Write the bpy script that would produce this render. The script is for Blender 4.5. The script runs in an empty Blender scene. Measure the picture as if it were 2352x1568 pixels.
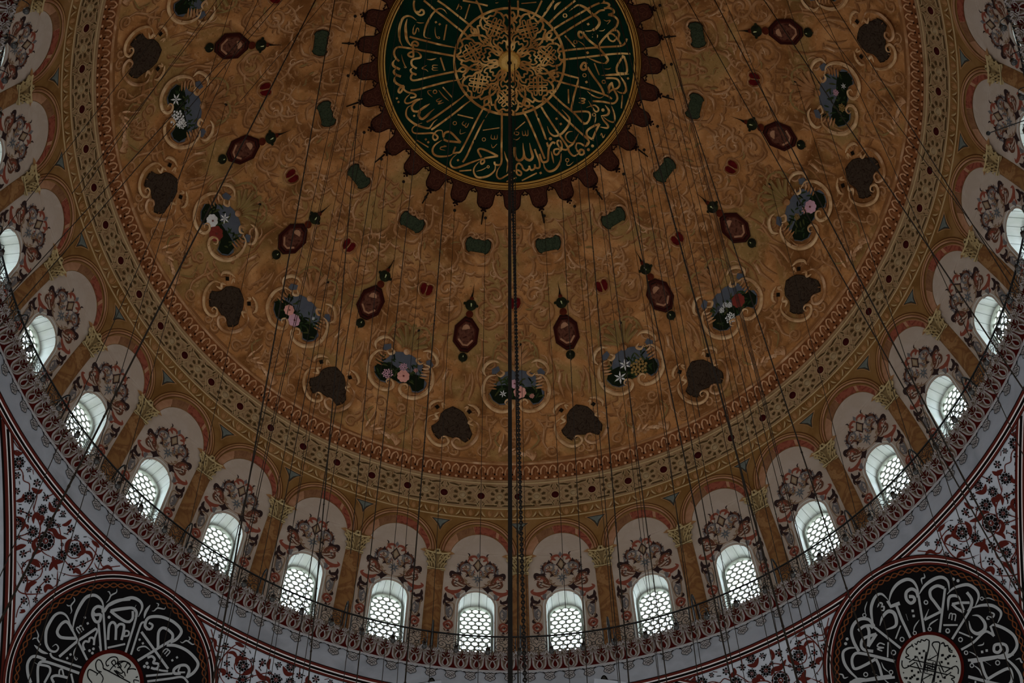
import bpy, math, random
from mathutils import Vector, Matrix
from mathutils.geometry import tessellate_polygon
sin, cos, pi = math.sin, math.cos, math.pi
rad = math.radians

# ---------------------------------------------------------------- camera, world, lights, exposure
SC = bpy.context.scene
UNIT = 12.6
PITCH, ROLL = 1.08422, -0.01316
CAM = Vector((-0.00272 * UNIT, -1.22975 * UNIT, 1.6))
FPX = 3661.8
cam_d = bpy.data.cameras.new('camera'); cam_o = bpy.data.objects.new('camera', cam_d)
SC.collection.objects.link(cam_o)
FWD = Vector((0, cos(PITCH), sin(PITCH))); UP0 = Vector((0, -sin(PITCH), cos(PITCH))); RT0 = Vector((1, 0, 0))
RT = cos(ROLL) * RT0 + sin(ROLL) * UP0; UP = cos(ROLL) * UP0 - sin(ROLL) * RT0
m = Matrix((RT, UP, -FWD)).transposed().to_4x4(); m.translation = CAM
cam_o.matrix_world = m
cam_d.sensor_width = 36; cam_d.lens = FPX / 2352 * 36; cam_d.clip_end = 500
SC.camera = cam_o
SC.view_settings.view_transform = 'Standard'; SC.view_settings.look = 'None'
SC.view_settings.exposure = 0.0; SC.view_settings.gamma = 1; SC.view_settings.use_curve_mapping = False
W = bpy.data.worlds.new('sky'); SC.world = W; W.use_nodes = True
bg = W.node_tree.nodes['Background']; bg.inputs[0].default_value = (.80, .93, 1.0, 1); bg.inputs[1].default_value = 8.5
def area(name, loc, target, sx, sy, power, col):
    l = bpy.data.lights.new(name, 'AREA'); l.shape = 'RECTANGLE'; l.size = sx; l.size_y = sy; l.energy = power; l.color = col
    o = bpy.data.objects.new(name, l); SC.collection.objects.link(o); o.location = loc
    o.rotation_euler = (Vector(target) - Vector(loc)).to_track_quat('-Z', 'Y').to_euler()
    return o
# unseen area lamps added below, standing in for window daylight and carpet bounce
area('fill_lamp_south', (0, -31, 20), (0, 8, 38), 20, 9, 1180, (1, .96, .90))
area('fill_lamp_west', (-15.6, 0, 21), (2, 1, 36), 16, 8, 500, (.96, .98, 1))
area('fill_lamp_east', (15.6, 0, 21), (-2, 1, 36), 16, 8, 500, (1, .96, .90))
area('fill_lamp_north', (0, 15.6, 21), (0, -3, 36), 16, 8, 315, (.96, .98, 1))
area('fill_lamp_floor_bounce', (0, -2, 4), (0, -2, 36), 22, 22, 1000, (1, .94, .86))

# ---------------------------------------------------------------- measures
R = 13.23; Z0 = 36.35                       # dome radius and springing height
T0 = 0.00794; ST = 2 * pi / 32              # azimuth of the first pier and one bay
RB = 12.705; ZB = 34.76; R2 = RB * 2 ** .5; Z2 = ZB - RB   # base ring and pendentive sphere
def sph(az, el, d=0.0):
    r = R - d
    return Vector((r * cos(el) * sin(az), r * cos(el) * cos(az), Z0 + r * sin(el)))
def bayf(k):                                 # drum wall: u along the ring, v up the curve
    def f(u, v, d=0.0): return sph(T0 + k * ST + u / R, v / R, d)
    return f
def expmap(az, el, rr, C):
    c = Vector((cos(el) * sin(az), cos(el) * cos(az), sin(el))); e = Vector((cos(az), -sin(az), 0)); n = e.cross(c)
    if n.z < 0: n = -n
    def f(u, v, d=0.0):
        L = math.hypot(u, v)
        if L < 1e-9: return C + c * (rr - d)
        a = L / rr
        return C + (c * cos(a) + (e * (u / L) + n * (v / L)) * sin(a)) * (rr - d)
    return f
def tang(k, el): return expmap(T0 + k * ST, rad(el), R, Vector((0, 0, Z0)))
def discf(x, y, d=0.0):                      # crown of the dome
    L = math.hypot(x, y); a = L / R
    if L < 1e-9: return Vector((0, 0, Z0 + R - d))
    return Vector((x / L * sin(a) * (R - d), y / L * sin(a) * (R - d), Z0 + cos(a) * (R - d)))
def secf(k):                                 # sector of the dome: u sideways, p distance from the crown
    def f(u, p, d=0.0):
        a = p / R; az = T0 + k * ST + u / (R * sin(a))
        return Vector((sin(az) * sin(a) * (R - d), cos(az) * sin(a) * (R - d), Z0 + cos(a) * (R - d)))
    return f
def pend(az, el): return expmap(rad(az), rad(el), R2, Vector((0, 0, Z2)))
def ray(px, py):
    X = px - 1176; Y = 784 - py
    return (FWD + RT * (X / FPX) + UP * (Y / FPX)).normalized()
def hit_sphere(px, py, C, r):
    d = ray(px, py); o = CAM - C; b = o.dot(d); c = o.dot(o) - r * r
    return CAM + d * (-b + math.sqrt(b * b - c))

# ---------------------------------------------------------------- materials
LF = 0.30
def lin(v):
    v /= 255.0
    return v / 12.92 if v <= .04045 else ((v + .055) / 1.055) ** 2.4
def col(rgb, k=1.0, sat=1.0):
    q = [lin(c) / LF * k for c in rgb]; g = .3 * q[0] + .6 * q[1] + .1 * q[2]
    return tuple(max(.002, min(.9, g + (c - g) * sat)) for c in q) + (1,)
GAIN = {'dome': (1.08, .97), 'scroll': (.98, .92), 'ochre': (.46, .95), 'frieze': (.66, .92), 'garnet': (.5, 1), 'frame': (.95, .95), 'gem': (.5, .95), 'cornice': (.95, .92), 'marble': (.52, .88), 'capital': (.7, 1), 'slate': (.6, .8),
        'pink': (.62, .9), 'disc_green': (.34, 1), 'lappet': (.45, .8), 'green': (.42, .8), 'oct': (.62, .9), 'bead': (.8, 1), 'red_paint': (.26, .95), 'maroon': (.55, .9), 'umber': (.4, .9), 'sky': (.75, .7), 'leaf': (.6, 1),
        'petal': (1.1, .9), 'cable_orange': (.6, .9), 'edge': (.6, 1), 'ara': (.5, .85), 'plaster': (.86, 1)}
MATS = {}
def mat(name, rgb, rough=.85, metal=0.0, mottle=None, scale=3.0, raw=False, detail=5, spec=.04, dist=.6, pos=(.35, .65), bump=0):
    mt = bpy.data.materials.new(name); mt.use_nodes = True; nt = mt.node_tree; b = nt.nodes['Principled BSDF']
    gk, gs = next((v for kk, v in GAIN.items() if name.startswith(kk)), (1, 1)); cc = (lambda q: tuple(q) + (1,)) if raw else (lambda q: col(q, gk, gs))
    b.inputs['Base Color'].default_value = cc(rgb); b.inputs['Roughness'].default_value = rough
    b.inputs['Metallic'].default_value = metal; b.inputs['Specular IOR Level'].default_value = spec
    if mottle:
        tc = nt.nodes.new('ShaderNodeTexCoord'); nz = nt.nodes.new('ShaderNodeTexNoise'); rp = nt.nodes.new('ShaderNodeValToRGB')
        nz.inputs['Scale'].default_value = scale; nz.inputs['Detail'].default_value = detail; nz.inputs['Distortion'].default_value = dist
        nt.links.new(tc.outputs['Object'], nz.inputs['Vector']); nt.links.new(nz.outputs[0], rp.inputs[0])
        cs = [rgb] + list(mottle); n = len(cs); el = rp.color_ramp.elements
        el[0].position = pos[0]; el[0].color = cc(cs[0]); el[1].position = pos[1]; el[1].color = cc(cs[-1])
        for i in range(1, n - 1):
            e = el.new(pos[0] + (pos[1] - pos[0]) * i / (n - 1)); e.color = cc(cs[i])
        nt.links.new(rp.outputs[0], b.inputs['Base Color'])
        if bump:
            bp = nt.nodes.new('ShaderNodeBump'); bp.inputs['Strength'].default_value = bump; bp.inputs['Distance'].default_value = .02
            nt.links.new(nz.outputs[0], bp.inputs['Height']); nt.links.new(bp.outputs[0], b.inputs['Normal'])
    MATS[name] = mt; return mt
mat('dome_ground', (80, 52, 26), mottle=[(104, 70, 38), (112, 77, 44), (124, 90, 56)], scale=.9, detail=9, dist=1.4, pos=(.34, .68))
mat('scroll_light', (104, 72, 42), mottle=[(116, 86, 58), (138, 112, 86)], scale=2.2, pos=(.42, .68))
mat('frame_light', (150, 124, 94), mottle=[(122, 92, 60)], scale=3)
mat('scroll_mid', (92, 59, 30), mottle=[(108, 74, 42), (118, 86, 56)], scale=2)
mat('scroll_dark', (82, 52, 26), mottle=[(92, 60, 31)], scale=2)
mat('scroll_olive', (96, 80, 44), mottle=[(84, 66, 34)], scale=2)
mat('ochre', (108, 76, 36), mottle=[(122, 90, 48), (132, 98, 60)], scale=1.3)
mat('ochre_line', (84, 52, 24)); mat('ochre_pale', (150, 112, 72)); mat('pink_plaster', (146, 108, 82), mottle=[(126, 88, 60)], scale=2)
mat('frieze', (114, 90, 62), mottle=[(124, 100, 72), (104, 80, 52)], scale=2)
mat('frieze_light', (142, 122, 88)); mat('frieze_cut', (60, 46, 24)); mat('frieze_boss', (126, 108, 80))
mat('garnet', (52, 14, 14), rough=.7); mat('gem_red', (92, 16, 16), mottle=[(66, 10, 12)], scale=5)
mat('cornice_brown', (70, 38, 16), mottle=[(92, 54, 26)], scale=4); mat('cornice_leaf', (146, 116, 88), mottle=[(120, 86, 56)], scale=5)
mat('plaster', (124, 115, 107), mottle=[(120, 110, 100), (128, 120, 112)], scale=1.1, bump=.15)
mat('plaster_grey', (108, 114, 122), mottle=[(116, 122, 130), (102, 108, 116)], scale=.6, bump=.15)
mat('plaster_white', (150, 156, 152), mottle=[(140, 144, 140)], scale=1.5); mat('joint', (90, 94, 92))
mat('marble_red', (98, 44, 30), mottle=[(132, 70, 50), (112, 52, 38)], scale=3.2, dist=2)
mat('marble_brown', (104, 70, 44), mottle=[(124, 86, 56)], scale=3, dist=2)
mat('marble_ochre', (126, 88, 46), mottle=[(104, 68, 34), (136, 98, 56), (72, 46, 26)], scale=1.5, dist=1.6, pos=(.4, .72))
mat('capital', (112, 96, 66), mottle=[(98, 84, 58)], scale=5); mat('capital_light', (138, 124, 92)); mat('capital_dark', (50, 42, 28))
mat('slate', (78, 86, 82), mottle=[(92, 100, 94)], scale=4); mat('slate_dark', (52, 50, 44))
mat('ara_dark', (48, 34, 34)); mat('ara_brown', (92, 56, 38)); mat('ara_red', (124, 60, 42)); mat('ara_grey', (98, 96, 98))
mat('ara_tan', (122, 98, 72)); mat('ara_blue', (84, 90, 96)); mat('ara_cream', (140, 124, 100))
mat('disc_green', (4, 38, 27), mottle=[(5, 44, 32)], scale=2, rough=.6)
mat('gilding', (.30, .13, .035), raw=True, mottle=[(.52, .25, .07), (.88, .55, .20)], scale=1.6, rough=.42, metal=.25, dist=1)
mat('gold_rim', (.92, .52, .11), raw=True, mottle=[(1.0, .64, .18)], scale=2, rough=.33, metal=.1, spec=.6); mat('gold_dark', (.12, .05, .01), raw=True, rough=.5, metal=.2)
mat('lappet', (54, 24, 14), mottle=[(72, 34, 18), (46, 18, 12)], scale=9, dist=3); mat('lappet_edge', (30, 12, 8)); mat('lappet_line', (82, 44, 26))
mat('green_panel', (28, 40, 26), mottle=[(58, 68, 46), (36, 48, 32)], scale=7, dist=2); mat('edge_dark', (22, 18, 12))
mat('oct_red', (46, 16, 12)); mat('oct_red2', (64, 26, 18)); mat('oct_panel', (40, 15, 11), mottle=[(84, 50, 36), (44, 18, 13)], scale=3, dist=1.5)
mat('bead_green', (28, 32, 18), mottle=[(16, 16, 12)], scale=6); mat('bead_red', (58, 22, 12)); mat('glint', (120, 124, 90))
mat('sky_blue', (62, 68, 78), mottle=[(56, 62, 74)], scale=2); mat('leaf_dark', (18, 24, 14)); mat('leaf_green', (34, 46, 26)); mat('leaf_olive', (52, 56, 30))
mat('petal_white', (134, 140, 140)); mat('petal_pink', (138, 96, 88)); mat('petal_red', (78, 26, 20)); mat('petal_mauve', (126, 96, 108)); mat('petal_gold', (92, 72, 34)); mat('petal_core', (64, 30, 24))
mat('umber_panel', (46, 34, 26), mottle=[(66, 54, 42), (40, 28, 22)], scale=5, dist=2.2)
mat('red_paint', (84, 20, 14), mottle=[(74, 16, 12)], scale=2); mat('maroon', (70, 24, 18)); mat('black_paint', (7, 6, 6)); mat('ink', (7, 7, 8))
mat('line_pale', (138, 136, 138)); mat('white_paint', (118, 119, 122)); mat('khaki', (58, 50, 42)); mat('lace', (98, 95, 95), mottle=[(84, 80, 78)], scale=6); mat('pendant_grey', (112, 112, 114))
mat('letter_white', (100, 104, 107)); mat('disc_white', (108, 112, 112), mottle=[(104, 107, 104)], scale=1); mat('cable_orange', (96, 52, 22)); mat('flower_white', (112, 118, 126))
mat('iron', (14, 15, 16), rough=.45, metal=.5, spec=.5); mat('wire', (26, 23, 20), rough=.6); mat('chain', (22, 21, 20), rough=.5, metal=.4)
mat('lattice', (96, 98, 92)); mat('lamp_glass', (30, 31, 31), rough=.12, spec=.8); mat('carpet', (90, 40, 30)); mat('stone', (110, 104, 96), mottle=[(96, 92, 86)], scale=.7)
def dome_paint():
    mt = MATS['dome_ground']; nt = mt.node_tree; b = nt.nodes['Principled BSDF']; old = b.inputs['Base Color'].links[0].from_socket
    tc = nt.nodes.new('ShaderNodeTexCoord')
    def layer(prev, scale, c, lo, hi, fac):
        nz = nt.nodes.new('ShaderNodeTexNoise'); nz.inputs['Scale'].default_value = scale; nz.inputs['Detail'].default_value = 6; nz.inputs['Distortion'].default_value = 1.0
        mr = nt.nodes.new('ShaderNodeMapRange'); mr.inputs['From Min'].default_value = lo; mr.inputs['From Max'].default_value = hi; mr.inputs['To Max'].default_value = fac
        mx = nt.nodes.new('ShaderNodeMix'); mx.data_type = 'RGBA'; nt.links.new(tc.outputs['Object'], nz.inputs['Vector']); nt.links.new(nz.outputs[0], mr.inputs[0])
        nt.links.new(mr.outputs[0], mx.inputs[0]); nt.links.new(prev, mx.inputs[6]); mx.inputs[7].default_value = col(c, .96, .97); return mx.outputs[2]
    s1 = layer(old, .33, (98, 80, 46), .52, .62, .75)      # olive clouds
    s2 = layer(s1, .5, (66, 38, 14), .53, .63, .7)         # umber clouds
    s3 = layer(s2, 5.5, (128, 98, 68), .56, .68, .55)      # faded highlights
    s4 = layer(s3, 14, (52, 30, 12), .58, .70, .5)
    nt.links.new(s4, b.inputs['Base Color'])
dome_paint()
def glass():
    mt = bpy.data.materials.new('window_glass'); mt.use_nodes = True; nt = mt.node_tree; nt.nodes.clear()
    o = nt.nodes.new('ShaderNodeOutputMaterial'); mx = nt.nodes.new('ShaderNodeMixShader'); t = nt.nodes.new('ShaderNodeBsdfTransparent'); g = nt.nodes.new('ShaderNodeBsdfGlossy')
    mx.inputs[0].default_value = .06; t.inputs[0].default_value = (.95, .98, 1, 1); g.inputs[1].default_value = .05
    nt.links.new(t.outputs[0], mx.inputs[1]); nt.links.new(g.outputs[0], mx.inputs[2]); nt.links.new(mx.outputs[0], o.inputs[0]); MATS['glass'] = mt
glass()

# ---------------------------------------------------------------- mesh helpers
ORG = {}
class MB:
    def __init__(s): s.v = []; s.f = []; s.m = []; s.mats = []; s.n = 0
    def mi(s, m):
        if m not in s.mats: s.mats.append(m)
        return s.mats.index(m)
    def tri(s, pts, faces, m):
        b = len(s.v); s.v += [tuple(p) for p in pts]; i = s.mi(m)
        for f in faces: s.f.append(tuple(b + q for q in f)); s.m.append(i)
def link(name, mb, parent=None, origin=None, smooth=False):
    me = bpy.data.meshes.new(name); o = Vector(origin) if origin else Vector((0, 0, 0))
    if parent is not None and origin is None: o = ORG.get(parent.name, Vector((0, 0, 0)))
    me.from_pydata([(p[0] - o.x, p[1] - o.y, p[2] - o.z) for p in mb.v], [], mb.f)
    for mm in mb.mats: me.materials.append(MATS[mm])
    me.polygons.foreach_set('material_index', mb.m)
    if smooth: me.polygons.foreach_set('use_smooth', [True] * len(mb.f))
    me.update()
    ob = bpy.data.objects.new(name, me); SC.collection.objects.link(ob)
    if parent is not None: ob.parent = parent
    else: ob.location = o
    ORG[ob.name] = o
    return ob
def tag(o, label=None, cat=None, group=None, kind=None):
    if label: o['label'] = label
    if cat: o['category'] = cat
    if group: o['group'] = group
    if kind: o['kind'] = kind
    return o
def empty(name, loc=(0, 0, 0)):
    e = bpy.data.objects.new(name, None); SC.collection.objects.link(e); e.location = loc; ORG[e.name] = Vector(loc); e.empty_display_size = .2
    return e
def spin(root, dk):                           # the same thing one or more bays further round the ring
    def cp(o, par):
        c = o.copy(); SC.collection.objects.link(c); c.parent = par
        for ch in o.children: cp(ch, c)
        return c
    c = cp(root, None); a = -dk * ST
    c.location = Matrix.Rotation(a, 3, 'Z') @ Vector(root.location); c.rotation_euler = (0, 0, a)
    return c
def spline(P, closed=False, step=6):
    if len(P) < 3: return list(P)
    out = []; n = len(P)
    rng = range(n) if closed else range(n - 1)
    for i in rng:
        p0 = P[(i - 1) % n] if closed or i > 0 else P[0]; p1 = P[i]; p2 = P[(i + 1) % n]
        p3 = P[(i + 2) % n] if closed or i + 2 < n else P[-1]
        for j in range(step):
            t = j / step
            out.append(tuple(.5 * (2 * p1[a] + (p2[a] - p0[a]) * t + (2 * p0[a] - 5 * p1[a] + 4 * p2[a] - p3[a]) * t * t + (3 * p1[a] - p0[a] - 3 * p2[a] + p3[a]) * t ** 3) for a in (0, 1)))
    if not closed: out.append(P[-1])
    return out
def ribbon(mb, P, w, f, m, d=.01, taper='s', relief=0, smooth=True, closed=False, step=5):
    """a brush stroke laid on the surface f; w = width in metres"""
    Q = spline(P, closed, step) if smooth else list(P)
    if closed: Q = Q + [Q[0]]
    mb.n += 1; d = d + (mb.n % 9) * .0004
    L = [0]
    for i in range(1, len(Q)): L.append(L[-1] + math.hypot(Q[i][0] - Q[i - 1][0], Q[i][1] - Q[i - 1][1]))
    T = L[-1] or 1; pts = []; cols = 3 if relief else 2
    for i, q in enumerate(Q):
        a = Q[max(0, i - 1)]; b = Q[min(len(Q) - 1, i + 1)]
        if closed and i in (0, len(Q) - 1): a = Q[-2]; b = Q[1]
        tx, ty = b[0] - a[0], b[1] - a[1]; l = math.hypot(tx, ty) or 1; nx, ny = -ty / l, tx / l
        t = L[i] / T
        k = 1
        if taper == 't': k = max(.08, sin(pi * min(max(t, .02), .98)) ** .6)
        elif taper == 'b': k = .15 + .85 * min(1, (1 - t) / .35) if t > .65 else 1
        elif taper == 'a': k = .15 + .85 * min(1, t / .3) if t < .3 else 1
        h = w * .5 * k
        pts.append(f(q[0] + nx * h, q[1] + ny * h, d))
        if relief: pts.append(f(q[0], q[1], d + relief * k))
        pts.append(f(q[0] - nx * h, q[1] - ny * h, d))
    F = []
    for i in range(len(Q) - 1):
        for c in range(cols - 1): a = i * cols + c; F.append((a, a + 1, a + cols + 1, a + cols))
    mb.tri(pts, F, m)
def poly(mb, P, f, m, d=.01, holes=(), L=.7):
    """a filled painted shape, refined so that it follows the surface"""
    loops = [[Vector((x, y, 0)) for x, y in P]] + [[Vector((x, y, 0)) for x, y in h] for h in holes]
    flat = [(v.x, v.y) for l in loops for v in l]
    T = [tuple(flat[i] for i in t) for t in tessellate_polygon(loops)]
    out = []
    while T:
        t = T.pop(); e = [math.hypot(t[i][0] - t[(i + 1) % 3][0], t[i][1] - t[(i + 1) % 3][1]) for i in range(3)]
        k = e.index(max(e))
        if e[k] > L:
            a, b, c = t[k], t[(k + 1) % 3], t[(k + 2) % 3]; mm = ((a[0] + b[0]) / 2, (a[1] + b[1]) / 2)
            T += [(a, mm, c), (mm, b, c)]
        else: out.append(t)
    idx = {}; pts = []; F = []
    for t in out:
        ff = []
        for p in t:
            if p not in idx: idx[p] = len(pts); pts.append(f(p[0], p[1], d))
            ff.append(idx[p])
        if len(set(ff)) == 3: F.append(ff)
    mb.tri(pts, F, m)
def circle(cx, cy, r, n=20, ry=None, a0=0): return [(cx + r * cos(a0 + 2 * pi * i / n), cy + (ry or r) * sin(a0 + 2 * pi * i / n)) for i in range(n)]
def dot(mb, cx, cy, r, f, m, d=.012, n=14, ry=None, bump=0):
    pts = [f(cx, cy, d + bump)] + [f(x, y, d) for x, y in circle(cx, cy, r, n, ry)]
    mb.tri(pts, [(0, 1 + i, 1 + (i + 1) % n) for i in range(n)], m)
def band(mb, fn, rows, n, m, a0=0.0, a1=2 * pi):
    """surface of revolution: rows of (radius, z)"""
    for (r0, z0), (r1, z1) in zip(rows, rows[1:]):
        pts = []
        for i in range(n + 1):
            a = a0 + (a1 - a0) * i / n
            pts += [(r0 * sin(a), r0 * cos(a), z0), (r1 * sin(a), r1 * cos(a), z1)]
        mb.tri(pts, [(2 * i, 2 * i + 1, 2 * i + 3, 2 * i + 2) for i in range(n)], m)
def vring(v, d=0.0): return ((R - d) * cos(v / R), Z0 + (R - d) * sin(v / R))
def vroll(mb, v0, v1, h, n, m, d=0.0, seg=5):   # a rounded moulding running round the dome between heights v0 and v1
    band(mb, None, [vring(v0 + (v1 - v0) * i / seg, d + h * sin(pi * i / seg)) for i in range(seg + 1)], n, m)
def tube(mb, P, r, m, n=6, closed=False):
    P = [Vector(p) for p in P]; pts = []; N = len(P)
    for i, p in enumerate(P):
        t = (P[(i + 1) % N] - P[i - 1]) if closed else (P[min(N - 1, i + 1)] - P[max(0, i - 1)])
        t.normalize(); a = Vector((0, 0, 1)) if abs(t.z) < .9 else Vector((1, 0, 0)); x = t.cross(a).normalized(); y = t.cross(x)
        rr = r[i] if isinstance(r, (list, tuple)) else r
        pts += [p + x * (rr * cos(2 * pi * j / n)) + y * (rr * sin(2 * pi * j / n)) for j in range(n)]
    F = []
    for i in range(N if closed else N - 1):
        for j in range(n): a = i * n + j; b = i * n + (j + 1) % n; c = ((i + 1) % N) * n; F.append((a, b, c + (j + 1) % n, c + j))
    if not closed: F += [tuple(range(n)), tuple(range((N - 1) * n, N * n))]
    mb.tri(pts, F, m)
def ball(mb, c, r, m, nu=12, nv=8, sz=1.0):
    c = Vector(c); pts = []; F = []
    for i in range(nv + 1):
        for j in range(nu):
            t = pi * i / nv; a = 2 * pi * j / nu; pts.append(c + Vector((r * sin(t) * cos(a), r * sin(t) * sin(a), r * sz * cos(t))))
    for i in range(nv):
        for j in range(nu): F.append((i * nu + j, i * nu + (j + 1) % nu, (i + 1) * nu + (j + 1) % nu, (i + 1) * nu + j))
    mb.tri(pts, F, m)
def strokes(mb, data, f, m, d=.02, mirror=1, mats=None, thin=False, wk=1):
    for ln in data.strip().split('\n'):
        t = ln.split(); h = t[0]; k = h[0]; h = h[1:]; rr = 0
        if 'r' in h: h, rr = h.split('r'); rr = int(rr) / 1000 * (1.15 if thin and k == 'z' else 1)
        w = int(h) / 1000 * (1.3 if thin else 1) * wk
        P = [(mirror * int(a.split(',')[0]) / 200, int(a.split(',')[1]) / 200) for a in t[1:]]
        mm = mats[k] if mats and k in mats else m
        if k in 'stab': ribbon(mb, P, w if w > .03 or not thin else .026, f, mm, d, 's' if k == 's' or (thin and w < .03) else k)
        elif k == 'k': ribbon(mb, P, w * 1.5, f, 'black_paint', d + .003, 't')
        elif k == 'l': ribbon(mb, P, w, f, mm, d, smooth=False)
        elif k == 'd': poly(mb, circle(P[0][0], P[0][1], w * .72, 4, a0=.25), f, mm, d + .002)
        elif k == 'f': dot(mb, P[0][0], P[0][1], w, f, mm, d + .002)
        elif k == 'o': ribbon(mb, circle(P[0][0], P[0][1], rr, 14), w, f, mm, d, closed=True, step=1)
        elif k == 'z':
            x, y = P[0]; n = 6 if rr < .12 else 8; a0 = (x * 7 + y * 3) % 1
            for i in range(n):
                a = a0 + 2 * pi * i / n
                poly(mb, [(x + rr * q * cos(a + b), y + rr * q * sin(a + b)) for q, b in ((.42, -.30), (.8, -.36), (1, 0), (.8, .36), (.42, .30))], f, 'black_paint', d + .004)
            ribbon(mb, circle(x, y, rr * .27, 10), rr * .2, f, 'maroon', d + .005, closed=True, step=1)
            if n == 8:
                for i in range(8):
                    a = a0 + .39 + 2 * pi * i / 8
                    poly(mb, [(x + rr * q * cos(a + b), y + rr * q * sin(a + b)) for q, b in ((.95, -.2), (1.25, 0), (.95, .2))], f, 'black_paint', d + .004)
def pos(k, what='the central hanging chain'):
    """where a thing stands, counted from the middle of the view"""
    n = ('first second third fourth fifth sixth seventh eighth ninth tenth eleventh twelfth'.split() + ['%dth' % i for i in range(13, 140)])
    if k == 0: return 'on the middle axis'
    i = int(math.ceil(abs(k))) - 1
    return n[i] + ' place ' + ('left' if k < 0 else 'right') + ' of the chain'

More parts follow.
